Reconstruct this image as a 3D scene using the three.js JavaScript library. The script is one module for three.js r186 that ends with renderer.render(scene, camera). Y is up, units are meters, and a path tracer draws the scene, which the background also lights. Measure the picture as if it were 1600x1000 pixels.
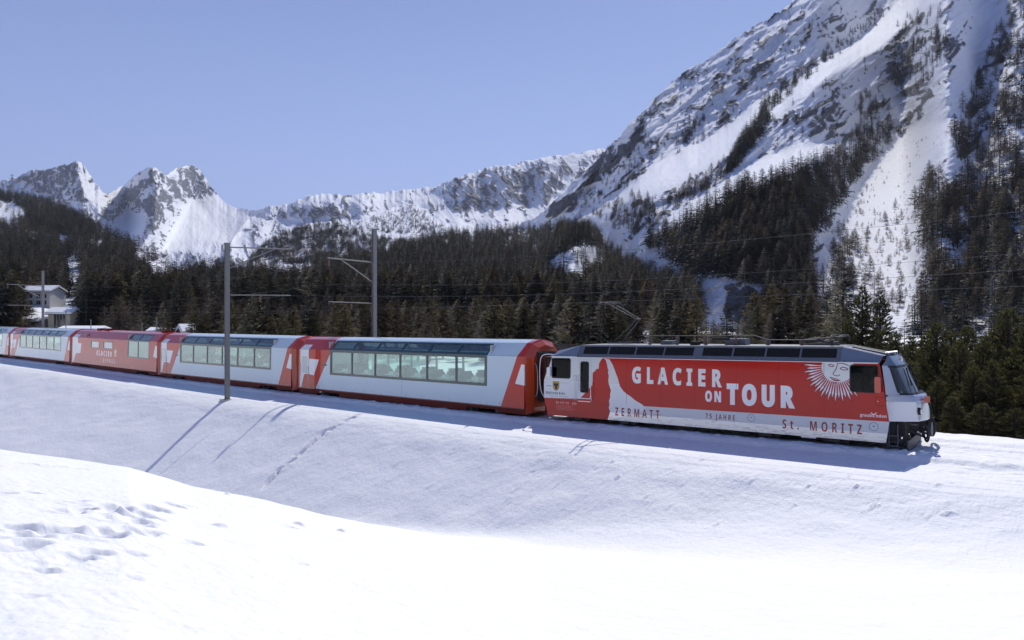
import * as THREE from 'three';
import { mergeGeometries } from 'three/addons/utils/BufferGeometryUtils.js';
import { MarchingCubes } from 'three/addons/objects/MarchingCubes.js';
import { createNoise2D, createNoise3D } from 'simplex-noise';

// ---------- camera, sky, sun, exposure ----------
const scene = new THREE.Scene();
const F = 1084.6, EYE = 4.4;                       // focal length in pixels of a 1600 x 1000 picture, eye height in metres
const camera = new THREE.PerspectiveCamera(THREE.MathUtils.radToDeg(2 * Math.atan(500 / F)), 1.6, 0.3, 40000);
camera.position.set(0, EYE, 0);
camera.rotation.x = -2 / F;
const renderer = new THREE.WebGLRenderer({ antialias: true });
renderer.setSize(1024, 640);
renderer.toneMapping = THREE.LinearToneMapping;
renderer.toneMappingExposure = 0.755;
renderer.shadowMap.enabled = true;

const SUN_AZ = THREE.MathUtils.degToRad(20), SUN_EL = THREE.MathUtils.degToRad(48.5);
const sunDir = new THREE.Vector3(Math.sin(SUN_AZ) * Math.cos(SUN_EL), Math.sin(SUN_EL), -Math.cos(SUN_AZ) * Math.cos(SUN_EL));
const sun = new THREE.DirectionalLight(new THREE.Color(1, 0.965, 0.91), 5);
sun.name = 'sun';
sun.position.copy(sunDir).multiplyScalar(300);
sun.castShadow = true;
Object.assign(sun.shadow.camera, { left: -120, right: 120, top: 120, bottom: -120, near: 1, far: 900 });
sun.shadow.mapSize.set(4096, 4096);
scene.add(sun, sun.target);
{ // clear high-alpine sky: deep blue overhead, paler and more lavender near the horizon and towards the sun
  const W = 512, H = 256, data = new Float32Array(W * H * 4), ss = THREE.MathUtils.smoothstep;
  for (let r = 0; r < H; r++) for (let c = 0; c < W; c++) {
    const up = ((r + 0.5) / H - 0.5) * Math.PI, ro = ((c + 0.5) / W - 0.5) * 2 * Math.PI;
    const x = Math.cos(ro) * Math.cos(up), y = Math.sin(up), z = Math.sin(ro) * Math.cos(up);
    const cs = x * sunDir.x + y * sunDir.y + z * sunDir.z, e = Math.max(0, y);
    const hz = Math.pow(1 - e, 2.6), near = Math.pow(Math.max(0, 0.5 + 0.5 * cs), 2), glow = Math.pow(Math.max(0, cs), 24);
    const o = (r * W + c) * 4;
    const zen = [0.024, 0.092, 0.38], hor = [0.8, 1.02, 1.66], sg = [0.44, 0.57, 0.9];
    for (let k = 0; k < 3; k++) {
      let v = zen[k] + (hor[k] - zen[k]) * hz * (0.36 + 0.64 * near);
      v += sg[k] * near * 0.8 * (0.15 + 0.85 * Math.pow(1 - e, 1.2) * 0.8) + 0.3 * glow;
      if (y < 0) v *= 1 - 0.6 * ss(-y, 0, 0.3);
      data[o + k] = v;
    }
    data[o + 3] = 1;
  }
  const t = new THREE.DataTexture(data, W, H, THREE.RGBAFormat, THREE.FloatType);
  t.mapping = THREE.EquirectangularReflectionMapping;
  t.magFilter = THREE.LinearFilter; t.minFilter = THREE.LinearFilter;
  t.needsUpdate = true;
  scene.background = t; scene.environment = t;
}
scene.fog = new THREE.FogExp2(new THREE.Color(0.86, 0.9, 1.0), 0.000055);

// ---------- small tools ----------
function rng(seed) { let a = seed >>> 0; return () => { a = (a + 0x6d2b79f5) | 0; let t = Math.imul(a ^ (a >>> 15), 1 | a); t = (t + Math.imul(t ^ (t >>> 7), 61 | t)) ^ t; return ((t ^ (t >>> 14)) >>> 0) / 4294967296; }; }
const n2 = createNoise2D(rng(11)), n3 = createNoise3D(rng(12));
const clamp = THREE.MathUtils.clamp, lerp = THREE.MathUtils.lerp;
const sstep = (a, b, x) => { const t = clamp((x - a) / (b - a), 0, 1); return t * t * (3 - 2 * t); };
const tab = (pts) => (x) => {
  if (x <= pts[0][0]) return pts[0][1];
  for (let i = 1; i < pts.length; i++) if (x <= pts[i][0]) { const [a, b] = [pts[i - 1], pts[i]]; return lerp(a[1], b[1], (x - a[0]) / (b[0] - a[0])); }
  return pts[pts.length - 1][1];
};
const fbm3 = (x, y, z, oct = 4, g = 0.5) => { let s = 0, a = 1, m = 0; for (let i = 0; i < oct; i++) { s += a * n3(x, y, z); m += a; a *= g; x *= 2.03; y *= 2.03; z *= 2.03; } return s / m; };
const fbm2 = (x, y, oct = 4, g = 0.5) => { let s = 0, a = 1, m = 0; for (let i = 0; i < oct; i++) { s += a * n2(x, y); m += a; a *= g; x = x * 2.03 + 7.1; y = y * 2.03 - 3.7; } return s / m; };
const P3 = (X, Y, D) => new THREE.Vector3(X, Y, -D);           // D is the distance in front of the eye
const used = new Map();
function numbered(n) { const k = used.get(n) ?? 0; used.set(n, k + 1); return k ? n + '_' + String(k).padStart(3, '0') : n; }
function tag(o, label, category, group, kind) { o.userData.label = label; if (category) o.userData.category = category; if (group) o.userData.group = group; if (kind) o.userData.kind = kind; return o; }
function put(o, name) { o.name = numbered(name); o.traverse((c) => { if (c.isMesh) { c.castShadow = true; c.receiveShadow = true; } }); scene.add(o); return o; }
function thing(name, label, category, pos, group) { const g = new THREE.Group(); g.name = numbered(name); if (pos) g.position.copy(pos); tag(g, label, category, group); scene.add(g); return g; }
function part(name, geo, mat, parent) { const m = new THREE.Mesh(geo, mat); m.name = name; m.castShadow = m.receiveShadow = true; parent.add(m); return m; }
function copyOf(o, name) { const c = o.clone(); c.name = numbered(name); c.userData = { ...o.userData }; scene.add(c); return c; }
const plain = (g) => { const h = g.index ? g.toNonIndexed() : g; for (const k of Object.keys(h.attributes)) if (!['position', 'normal', 'uv'].includes(k)) h.deleteAttribute(k); if (!h.attributes.uv) h.setAttribute('uv', new THREE.BufferAttribute(new Float32Array(h.attributes.position.count * 2), 2)); h.morphAttributes = {}; return h; };
const merge = (list) => (list.length === 1 ? plain(list[0]) : mergeGeometries(list.map(plain)));
const box = (x0, x1, y0, y1, z0, z1) => new THREE.BoxGeometry(x1 - x0, y1 - y0, z1 - z0).translate((x0 + x1) / 2, (y0 + y1) / 2, (z0 + z1) / 2);
const rod = (a, b, r = 0.02, n = 8) => { const A = new THREE.Vector3(...(a.isVector3 ? a.toArray() : a)), B = new THREE.Vector3(...(b.isVector3 ? b.toArray() : b)), d = B.clone().sub(A), g = new THREE.CylinderGeometry(r, r, d.length(), n); g.applyQuaternion(new THREE.Quaternion().setFromUnitVectors(new THREE.Vector3(0, 1, 0), d.clone().normalize())); return g.translate(...A.add(B).multiplyScalar(0.5).toArray()); };
const tube = (pts, r, seg = 40, n = 6) => new THREE.TubeGeometry(new THREE.CatmullRomCurve3(pts.map((p) => (p.isVector3 ? p : new THREE.Vector3(...p)))), seg, r, n);
const std = (rgb, roughness = 0.8, extra = {}) => new THREE.MeshStandardMaterial({ color: new THREE.Color().setRGB(...rgb), roughness, ...extra });
const phys = (rgb, roughness = 0.4, extra = {}) => new THREE.MeshPhysicalMaterial({ color: new THREE.Color().setRGB(...rgb), roughness, ...extra });
function noiseTexture(N, f) { // tileable grey map
  const d = new Uint8Array(N * N * 4);
  for (let y = 0; y < N; y++) for (let x = 0; x < N; x++) { const v = clamp(f(x / N, y / N), 0, 1) * 255; d.set([v, v, v, 255], (y * N + x) * 4); }
  const t = new THREE.DataTexture(d, N, N); t.wrapS = t.wrapT = THREE.RepeatWrapping; t.magFilter = THREE.LinearFilter; t.needsUpdate = true; return t;
}
const n4 = (() => { const a = createNoise3D(rng(5)), b = createNoise3D(rng(6)); return (u, v, f) => { const t = 2 * Math.PI, r = f / t; return 0.5 * (a(Math.cos(u * t) * r, Math.sin(u * t) * r, Math.cos(v * t) * r + 9) + b(Math.sin(v * t) * r, Math.cos(u * t) * r + 5, Math.sin(u * t) * r)) + 0.5 * b(Math.cos(v * t) * r + 3, Math.sin(v * t) * r, Math.sin(u * t) * r * 1.0 + 17); }; })();

// ---------- the railway line, in its own axes: s along the track to the right, p across it towards the eye ----------
const TH = THREE.MathUtils.degToRad(51), US = [Math.sin(TH), -Math.cos(TH)], UP_ = [-Math.cos(TH), -Math.sin(TH)], O = [1.027, 30.811];
const toSP = (X, D) => { const a = X - O[0], b = D - O[1]; return [a * US[0] + b * US[1], a * UP_[0] + b * UP_[1]]; };
const toXD = (s, p) => [O[0] + s * US[0] + p * UP_[0], O[1] + s * US[1] + p * UP_[1]];
const VEH = { c5: [-70.42, 89.3, -0.19, 50.8, -0.002], c4: [-56.126, 77.647, -0.225, 50.78, -0.002], c3: [-41.834, 66.034, -0.274, 50.7, -0.004], c2: [-27.528, 54.383, -0.388, 50.725, 0.002], c1: [-13.108, 42.737, -0.391, 49.88, 0.009], lo: [1.027, 30.811, -0.22, 51.47, 0.018] };
const lineS = Object.values(VEH).map(([X, D, Y]) => [...toSP(X, D), Y]);
lineS.push([...toSP(1.027 + 14 * Math.sin(0.8983), 30.811 - 14 * Math.cos(0.8983)), 0.03]);
const offP = tab(lineS.map(([s, p]) => [s, p])), railY = tab([[lineS[0][0] - 200, -0.1], ...lineS.map(([s, , y]) => [s, y]), [60, 0.75]]);

// ---------- ground height ----------
const fgG = tab([[-400, -0.035], [0, -0.02], [200, 0.007], [400, 0.062], [550, 0.11], [700, 0.1615], [850, 0.212], [1000, 0.236], [1300, 0.246], [2000, 0.25]]);
const fgK = tab([[-400, 0.0068], [300, 0.0065], [550, 0.005], [700, 0.0035], [850, 0.0017], [1000, 0.0007], [1300, 0.0002], [2000, 0.0002]]);
const bankT = tab([[-90, 0.5], [-30, 0.56], [-8, 0.66], [4, 0.6], [10, 0.46], [16, 0.4], [30, 0.38]]);
const smax = (a, b, k) => { const h = clamp(0.5 + 0.5 * (a - b) / k, 0, 1); return lerp(b, a, h) + k * h * (1 - h); };
const dents = [];
function hillSide(X, D) { // foreground snow between the eye and the gully
  const d = Math.max(D, Math.hypot(X, D) * 0.35, 0.5), x = 800 + F * clamp(X / d, -1.1, 1.1);
  return EYE - (1.65 + fgG(x) * d + fgK(x) * d * d);
}
function ground(X, D, detail = true) {
  const [s, p0] = toSP(X, D), p = p0 - offP(s), r = railY(s);
  let y;
  if (p < -2.6) { // behind the train: shoulder, small drop, then the flat snowy valley floor
    const q = -p - 2.6;
    y = r + 0.14 + 0.1 * sstep(0, 0.5, q) - 0.12 * sstep(0.7, 2.2, q) - (1.4 + r) * sstep(2.4, 9, q) - 0.6 * sstep(8, 60, q);
    if (detail) y += 0.05 * fbm2(X * 0.7, D * 0.7, 3) + 0.25 * fbm2(X * 0.06, D * 0.06, 3) * sstep(3, 20, q);
  } else {
    const bed = r + 0.19 - 0.06 * sstep(-2.2, -1.6, p) * sstep(-0.1, -0.7, p);
    const ledge = r + 0.04 - 0.05 * (p - 1) / 1.4;
    y = lerp(bed, ledge, sstep(0.42, 0.86, p + 0.07 * n2(s * 0.8, 3)));
    if (detail) y += 0.035 * fbm2(s * 1.3, p * 2.6, 4) * sstep(-0.2, 0.4, p) * sstep(2.6, 2.0, p) + 0.03 * fbm2(s * 2.2, p * 6, 3) * sstep(1.2, -0.2, p) + 0.03 * fbm2(s * 0.5, p * 5, 3) * sstep(0.6, 1, p) * sstep(2.6, 2.2, p) + 0.12 * Math.max(0, fbm2(s * 1.1, p * 2.5 + 20, 3) - 0.1) * sstep(-0.5, 0.1, p) * sstep(0.7, 0.3, p);
    if (s > 14.6) for (const c of [-0.85, -1.85]) y -= 0.06 * Math.exp(-(((p - c) / 0.11) ** 2)) * sstep(14.6, 15.2, s) * (0.75 + 0.4 * n2(s * 0.7, c)) - 0.035 * Math.exp(-(((p - c - 0.22) / 0.1) ** 2));
    if (p > 2.0) {
      const q = p - 2.35, T = bankT(s), rc = 1.3;          // rounded crest, then an even bank
      const drop = q < 0 ? 0.0 : q < rc * 1.6 ? T * q * q / (2 * rc * 1.6) : T * (q - rc * 0.8);
      let b = r + 0.04 - 0.05 * Math.min(p - 1, 1.6) / 1.4 - drop;
      if (detail) b += sstep(0, 1.5, q) * (0.08 * fbm2(s * 0.22, p * 0.35, 3) + 0.013 * fbm2(s * 1.1 + p * 0.8, p * 2.2 - s * 0.5, 4) + 0.012 * fbm2(s * 3.2 + p * 2, p * 6.5 - s, 3));
      const w = sstep(2.0, 2.6, p);
      y = lerp(y, b, w);
      let f = hillSide(X, D);
      if (detail) f += 0.035 * fbm2(X * 0.33, D * 0.4, 3) + 0.006 * fbm2(X * 1.7 + D * 0.8, D * 3, 3);
      y = lerp(y, smax(y, f, lerp(0.5, 1.5, sstep(2, 14, s))), sstep(3.2, 6, p));
    }
  }
  if (detail) for (const d of dents) { const dx = X - d[0], dd = D - d[1]; if (Math.abs(dx) > d[5] || Math.abs(dd) > d[5]) continue; const a = (dx * d[6] + dd * d[7]) / d[2], b = (-dx * d[7] + dd * d[6]) / d[3], q = a * a + b * b; y -= d[4] * (Math.exp(-q * q * 0.9) - 0.3 * Math.exp(-((Math.sqrt(q) - 1.35) ** 2) * 9)) * (1 + 0.25 * n2(dx * 5, dd * 5)); }
  return y;
}
function hit(x, y) { // where the line of sight through a photograph pixel meets the snow
  let D = 3, st = 0.05; for (; D < 400; D += st, st = D * 0.004) if (EYE - (y - 498) / F * D < ground((x - 800) / F * D, D, false)) break;
  return [(x - 800) / F * D, D];
}
{ const R = rng(77), z = (x, y) => hit(x / 2.632, 560 + y / 2.632);
  const dent = (x, y, a, b, dep, ang) => { const [X, D] = z(x, y); dents.push([X, D, a, b, dep, Math.max(a, b) * 2.6, Math.cos(ang), Math.sin(ang)]); };
  const steps = [[140, 438, .9], [190, 428, .8], [235, 450, 1], [315, 458, 1], [280, 630, 1], [345, 590, .6], [345, 625, .7], [420, 620, .8], [480, 615, 1.5], [520, 640, 1.4], [560, 668, 1.2], [600, 650, 1.2], [635, 620, 1.2], [575, 690, .9], [480, 665, .9], [75, 710, 1], [110, 740, 1], [225, 725, 1.3], [270, 718, .9], [400, 735, 1.4], [450, 728, 1], [560, 722, 1.1], [615, 726, .9], [40, 790, 1.2], [90, 778, 1.1], [320, 828, .9], [380, 808, 1], [270, 836, .8], [200, 845, .7], [545, 808, .7], [715, 607, .8], [775, 612, .6], [790, 766, .6], [1228, 684, .45], [1200, 698, .45], [175, 872, .7], [20, 555, .6], [130, 553, .5], [550, 900, .4], [120, 975, .4], [1245, 850, .35]];
  for (const [x, y, k] of steps) { const w = y > 800 ? 0.75 : 1; dent(x + 2 * R(), y, 0.12 * k * w + 0.03, 0.08 * k * w + 0.025, (0.035 + 0.035 * k) * w, R() * 1.2 - 0.3); }
  for (let i = 0; i < 10; i++) dent(420 + 220 * R(), 605 + 80 * R(), 0.06 + 0.08 * R(), 0.05 + 0.05 * R(), 0.02 + 0.03 * R(), R() * 3);
  const trail = [[1462, 233], [1330, 305], [1240, 388], [1150, 462], [1070, 545]];
  for (let i = 0; i < trail.length - 1; i++) for (let k = 0; k < 9; k++) { const t = k / 9, x = lerp(trail[i][0], trail[i + 1][0], t), y = lerp(trail[i][1], trail[i + 1][1], t); dent(x + 5 * R(), y + 4 * R(), 0.16 + 0.08 * R(), 0.1, 0.08 + 0.06 * R(), 0.6); }
  for (let i = 0; i < 60; i++) { const [X, D] = hit(300 + 1250 * R(), 700 + 130 * R()); dents.push([X, D, 0.05 + 0.05 * R(), 0.06, -0.03 - 0.04 * R(), 0.3, 1, 0]); }
}
const snowBump = noiseTexture(512, (u, v) => 0.5 + 0.36 * n4(u, v, 8) + 0.22 * n4(u, v, 22) + 0.07 * n4(u, v, 60));
const snowMat = std([0.885, 0.88, 0.865], 0.72, { bumpMap: snowBump, bumpScale: 0.022 });
{ // one sheet out to the horizon, fine where the photograph looks closely
  const axis = (list) => { const o = []; for (const [a, b, st] of list) for (let v = a; v < b - 1e-6; v += st) o.push(v); o.push(list.at(-1)[1]); return o; };
  const S = axis([[-9000, -2000, 1400], [-2000, -400, 200], [-400, -110, 12], [-110, -60, 1.2], [-60, -20, 0.45], [-20, 2, 0.16], [2, 5, 0.08], [5, 16, 0.036], [16, 34, 0.12], [34, 60, 1.2], [60, 400, 20], [400, 2000, 200], [2000, 9000, 1400]]);
  const Q = axis([[-9000, -2000, 1400], [-2000, -400, 200], [-400, -60, 12], [-60, -9, 1.5], [-9, -3, 0.35], [-3, 5, 0.09], [5, 14, 0.14], [14, 17, 0.09], [17, 23.4, 0.038], [23.4, 28, 0.3], [28, 60, 2], [60, 400, 20], [400, 2000, 200], [2000, 9000, 1400]]);
  const pos = new Float32Array(S.length * Q.length * 3), uv = new Float32Array(S.length * Q.length * 2), idx = [];
  S.forEach((s, i) => Q.forEach((p, j) => {
    const k = i * Q.length + j, [X, D] = toXD(s, p + offP(s)), far = Math.hypot(s, p);
    let y = ground(X, D, far < 130); if (far > 300) y = lerp(y, -6, sstep(300, 900, far)); if (p > 26) y = lerp(y, 3 + (p - 26) * 0.02, sstep(26, 40, p));
    pos.set([X, y, -D], k * 3); uv.set([s / 2.2, p / 2.2], k * 2);
    if (i && j) { const a = k - Q.length - 1, b = k - Q.length, c = k - 1; idx.push(a, c, b, b, c, k); }
  }));
  const g = new THREE.BufferGeometry(); g.setAttribute('position', new THREE.BufferAttribute(pos, 3)); g.setAttribute('uv', new THREE.BufferAttribute(uv, 2)); g.setIndex(idx); g.computeVertexNormals();
  tag(put(new THREE.Mesh(g, snowMat), 'ground'), 'white snow covering the bank, the track bed and the valley floor', 'snow', null, 'structure');
}

// ---------- hills and mountains: real relief, built column by column outwards from the valley ----------
function inside(poly, x, y) { // signed distance in pixels, positive inside
  let d = 1e9, w = false;
  for (let i = 0, j = poly.length - 1; i < poly.length; j = i++) {
    const [ax, ay] = poly[i], [bx, by] = poly[j], ex = bx - ax, ey = by - ay, t = clamp(((x - ax) * ex + (y - ay) * ey) / (ex * ex + ey * ey + 1e-9), 0, 1);
    d = Math.min(d, (x - ax - t * ex) ** 2 + (y - ay - t * ey) ** 2);
    if ((ay > y) !== (by > y) && x < ax + ((y - ay) / (by - ay)) * (bx - ax)) w = !w;
  }
  return w ? Math.sqrt(d) : -Math.sqrt(d);
}
const pad = (poly) => { const b = [1e9, 1e9, -1e9, -1e9]; for (const [x, y] of poly) { b[0] = Math.min(b[0], x); b[1] = Math.min(b[1], y); b[2] = Math.max(b[2], x); b[3] = Math.max(b[3], y); } poly.box = b; return poly; };
const member = (poly, x, y, soft) => { const b = poly.box ?? pad(poly).box; if (x < b[0] - soft || x > b[2] + soft || y < b[1] - soft || y > b[3] + soft) return 0; return sstep(-soft, soft, inside(poly, x, y)); };

const rockBump = noiseTexture(512, (u, v) => 0.5 + 0.3 * n4(u, v, 8) + 0.25 * n4(u, v, 22) + 0.2 * n4(u, v, 60));
const hillMat = new THREE.MeshStandardMaterial({ vertexColors: true, roughness: 0.85, bumpMap: rockBump, bumpScale: 0.5 });
function range({ x0, x1, dx, dy, yb, ys, Db, gap, rock, rockTone = [0.17, 0.16, 0.16], jag = 0, uvm = 30, back = 1, warp = () => 0, blur = 15, proud = 0 }) {
  const nx = Math.round((x1 - x0) / dx) + 1; let nyMax = 0; for (let i = 0; i < nx; i++) nyMax = Math.max(nyMax, yb(x0 + i * dx) - ys(x0 + i * dx)); const ny = Math.ceil(nyMax / dy) + 1, nb = 5, R = ny + nb;
  const pos = new Float32Array(nx * R * 3), uv = new Float32Array(nx * R * 2), pix = new Float32Array(nx * R * 2), idx = [];
  const ly = new Float32Array(nx * R); let ld = new Float32Array(nx * R);
  for (let i = 0; i < nx; i++) {
    const x = x0 + i * dx, b = yb(x), top = ys(x), jg = jag * fbm2(x * 0.06, 5.5, 5, 0.6); let D = Db(x), y = b;
    for (let j = 0; j < ny; j++) {
      if (j) { const yn = lerp(b, top, j / (ny - 1)); const g = Math.max(0.035, gap(x, (y + yn) / 2, D)); D *= Math.exp(clamp((y - yn) / F / g, -0.02, 0.25)); y = yn; }
      ly[i * R + j] = y + jg * Math.pow(j / (ny - 1), 7); ld[i * R + j] = Math.log(D);
    }
  }
  for (const w of [Math.round(blur / dx), Math.round(blur * 0.6 / dx)]) { // even the distances out from column to column
    const o = new Float32Array(nx * R);
    for (let j = 0; j < ny; j++) { let sum = 0, n = 0; const at = (i) => ld[i * R + j]; for (let i = 0; i < Math.min(w, nx); i++) { sum += at(i); n++; } for (let i = 0; i < nx; i++) { if (i + w < nx) { sum += at(i + w); n++; } if (i - w - 1 >= 0) { sum -= at(i - w - 1); n--; } o[i * R + j] = sum / n; } }
    ld = o;
  }
  for (let i = 0; i < nx; i++) {
    const x = x0 + i * dx, q = (x - 800) / F; let D = 1, y = 0;
    for (let j = 0; j < R; j++) {
      if (j < ny) { y = ly[i * R + j]; D = Math.exp(ld[i * R + j]); }
      let Y = EYE + (498 - y) / F * D;
      if (j >= ny) { const t = (j - ny + 1) / nb; D *= 1 + 0.09 * back; Y = EYE + (498 - y) / F * D - (0.1 + 0.5 * t) * (D * 0.09) * (j - ny + 1); }
      if (j === 0) Y = Math.min(Y, -6);
      const w = 1 + warp(x, y) - (proud ? proud * clamp(rock(x, y, 0, 0, 0, 0.5), 0, 1) : 0); Y = EYE + (Y - EYE) * w;
      const k = i * R + j; pos.set([q * D * w, Y, -D * w], k * 3); pix.set([x, y], k * 2); uv.set([q * D / uvm, (Y + D * 0.7) / uvm], k * 2);
      if (i && j) { const a = k - R - 1, c = k - R, d = k - 1; idx.push(a, d, c, c, d, k); }
    }
  }
  const g = new THREE.BufferGeometry(); g.setAttribute('position', new THREE.BufferAttribute(pos, 3)); g.setAttribute('uv', new THREE.BufferAttribute(uv, 2)); g.setIndex(idx); g.computeVertexNormals();
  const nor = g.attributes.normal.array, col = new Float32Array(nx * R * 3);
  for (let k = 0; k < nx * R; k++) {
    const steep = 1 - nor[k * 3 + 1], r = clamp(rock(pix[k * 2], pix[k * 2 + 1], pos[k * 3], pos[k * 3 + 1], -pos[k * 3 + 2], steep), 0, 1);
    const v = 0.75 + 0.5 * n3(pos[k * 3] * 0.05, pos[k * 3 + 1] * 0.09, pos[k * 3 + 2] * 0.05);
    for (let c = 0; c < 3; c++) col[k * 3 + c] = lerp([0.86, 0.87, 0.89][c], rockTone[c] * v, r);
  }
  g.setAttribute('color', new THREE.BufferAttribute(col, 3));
  g.userData.at = (x, y) => { // the point of the slope seen at a pixel
    const i = clamp(Math.round((x - x0) / dx), 0, nx - 1), xx = x0 + i * dx, b = yb(xx), j = clamp(Math.round((b - y) / (b - ys(xx)) * (ny - 1)), 0, ny - 1), k = i * R + j;
    return new THREE.Vector3(pos[k * 3], pos[k * 3 + 1], pos[k * 3 + 2]);
  };
  return g;
}
const ridged = (x, y, o = 4) => { let s = 0, a = 1, m = 0; for (let i = 0; i < o; i++) { s += a * (1 - Math.abs(n2(x, y))); m += a; a *= 0.5; x = x * 2.1 + 3; y = y * 2.1 + 9; } return s / m; };
const strata = (x, y, ax, ay, f = 1) => { // rock against snow: broad cliffs broken by ledges and couloirs that run down the fall line (ax, ay)
  let u = ax * x + ay * y, v = -ay * x + ax * y; const du = 8 * n2(u * 0.02 * f, v * 0.02 * f), dv = 5 * n2(u * 0.025 * f + 40, v * 0.025 * f); u += du; v += dv;
  return 0.62 * fbm2(u * 0.011 * f, v * 0.032 * f, 6, 0.6) + 0.42 * (ridged(u * 0.012 * f + 7, v * 0.045 * f, 4) - 0.66) + 0.22 * fbm2(u * 0.07 * f, v * 0.03 * f + 9, 4, 0.6);
};
const structure = (geo, name, label) => tag(put(new THREE.Mesh(geo, hillMat), name), label, 'mountain', null, 'structure');
// far jagged peaks on the left
const peakSky = tab([[-120, 300], [-40, 292], [0, 283], [30, 276], [48, 266], [60, 266], [80, 263], [100, 258], [110, 257], [119, 250], [126, 252], [135, 264], [148, 285], [160, 299], [168, 303], [180, 297], [195, 288], [213, 272], [222, 268], [231, 261], [243, 261], [252, 269], [259, 275], [264, 272], [272, 265], [283, 261], [294, 259], [301, 257], [310, 264], [320, 277], [331, 293], [342, 307], [355, 318], [370, 325], [390, 328], [405, 327], [420, 322], [450, 320]]);
const peakRock = [[[30, 278], [60, 266], [100, 258], [120, 251], [128, 262], [150, 300], [140, 318], [100, 315], [60, 300]], [[150, 335], [200, 290], [235, 262], [260, 276], [255, 330], [235, 345], [205, 325], [170, 350]], [[262, 276], [300, 258], [325, 285], [338, 308], [300, 308], [270, 320], [255, 345], [225, 375], [215, 362], [240, 330]]].map(pad);
const peakSnow = [[[120, 262], [128, 262], [140, 290], [160, 305], [150, 330], [132, 300]], [[170, 362], [205, 332], [225, 348], [215, 385], [190, 400]], [[300, 312], [340, 308], [400, 335], [380, 372], [290, 392], [255, 390], [275, 350]]].map(pad);
const gPeaks = range({
  x0: -110, x1: 450, dx: 1.1, dy: 1.1, yb: () => 440, ys: peakSky, Db: tab([[-110, 3300], [150, 3000], [300, 2900], [450, 3000]]), uvm: 140, jag: 4,
  gap: (x, y) => { const r = Math.max(...peakRock.map((p) => member(p, x, y, 9))), s = Math.max(...peakSnow.map((p) => member(p, x, y, 7))); return clamp(0.5 + 0.5 * r + 0.45 * fbm2(x * 0.05 + y * 0.03, y * 0.05, 4) - 0.38 * s, 0.12, 1.4); },
  warp: (x, y) => -0.05 * Math.max(0, 1 - Math.abs(x - (122 + (y - 250) * 0.1)) / 55) - 0.06 * Math.max(0, 1 - Math.abs(x - (240 - (y - 262) * 0.2)) / 50) - 0.06 * Math.max(0, 1 - Math.abs(x - (290 - (y - 262) * 0.55)) / 40) - 0.012 * ridged(x * 0.03 + y * 0.018, y * 0.018 - x * 0.009, 3) - 0.002 * fbm2(x * 0.11, y * 0.11, 3, 0.6),
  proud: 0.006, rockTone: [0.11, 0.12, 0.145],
  rock: (x, y) => { const r = Math.max(...peakRock.map((p) => member(p, x, y, 8))), s = Math.max(...peakSnow.map((p) => member(p, x, y, 6))), left = x < 122 + (y - 250) * 0.1 || (x > 168 && x < 250); return sstep(0.03, 0.15, 0.26 * r - 0.55 * s - 0.1 + strata(x, y, left ? -0.55 : 0.5, left ? 0.83 : 0.87, 2.4)) * 0.95; },
});
structure(gPeaks, 'mountain', 'jagged grey rock peaks under snow, farthest away on the left of the valley');
// long snowy ridge behind the middle of the valley
const ridgeSky = tab([[340, 432], [362, 375], [384, 345], [400, 334], [430, 325], [470, 311], [490, 304], [505, 302], [530, 305], [560, 304], [600, 300], [640, 295], [680, 292], [700, 283], [720, 275], [750, 266], [780, 258], [800, 259], [830, 250], [855, 246], [880, 242], [905, 240], [930, 234], [950, 232], [1000, 230], [1040, 232]]);
const ridgeRock = [[[690, 292], [740, 276], [800, 262], [880, 247], [930, 246], [900, 290], [850, 320], [800, 320], [740, 330], [700, 325]], [[440, 330], [490, 318], [560, 318], [590, 330], [520, 345], [450, 345]]].map(pad);
const gRidge = range({
  x0: 340, x1: 1040, dx: 1.3, dy: 1.1, yb: () => 430, ys: ridgeSky, Db: tab([[340, 2500], [700, 2100], [1040, 2000]]), uvm: 110, jag: 5,
  gap: (x, y) => { const r = Math.max(...ridgeRock.map((p) => member(p, x, y, 10))); return clamp(0.24 + 0.5 * r + 0.3 * fbm2(x * 0.03 - y * 0.02, y * 0.06, 4), 0.075, 1.2); },
  warp: (x, y) => -0.016 * ridged(x * 0.02 - y * 0.012, y * 0.018, 3) - 0.002 * fbm2(x * 0.09, y * 0.1, 3, 0.6),
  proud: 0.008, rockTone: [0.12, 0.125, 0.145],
  rock: (x, y) => { const r = Math.max(...ridgeRock.map((p) => member(p, x, y, 10))); return sstep(0.06, 0.18, 0.22 * r - 0.1 + strata(x, y, 0.25, 0.97, 1.7)) * 0.92; },
});
structure(gRidge, 'mountain', 'long snowy ridge with rock bands closing the valley behind the forest');
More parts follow.
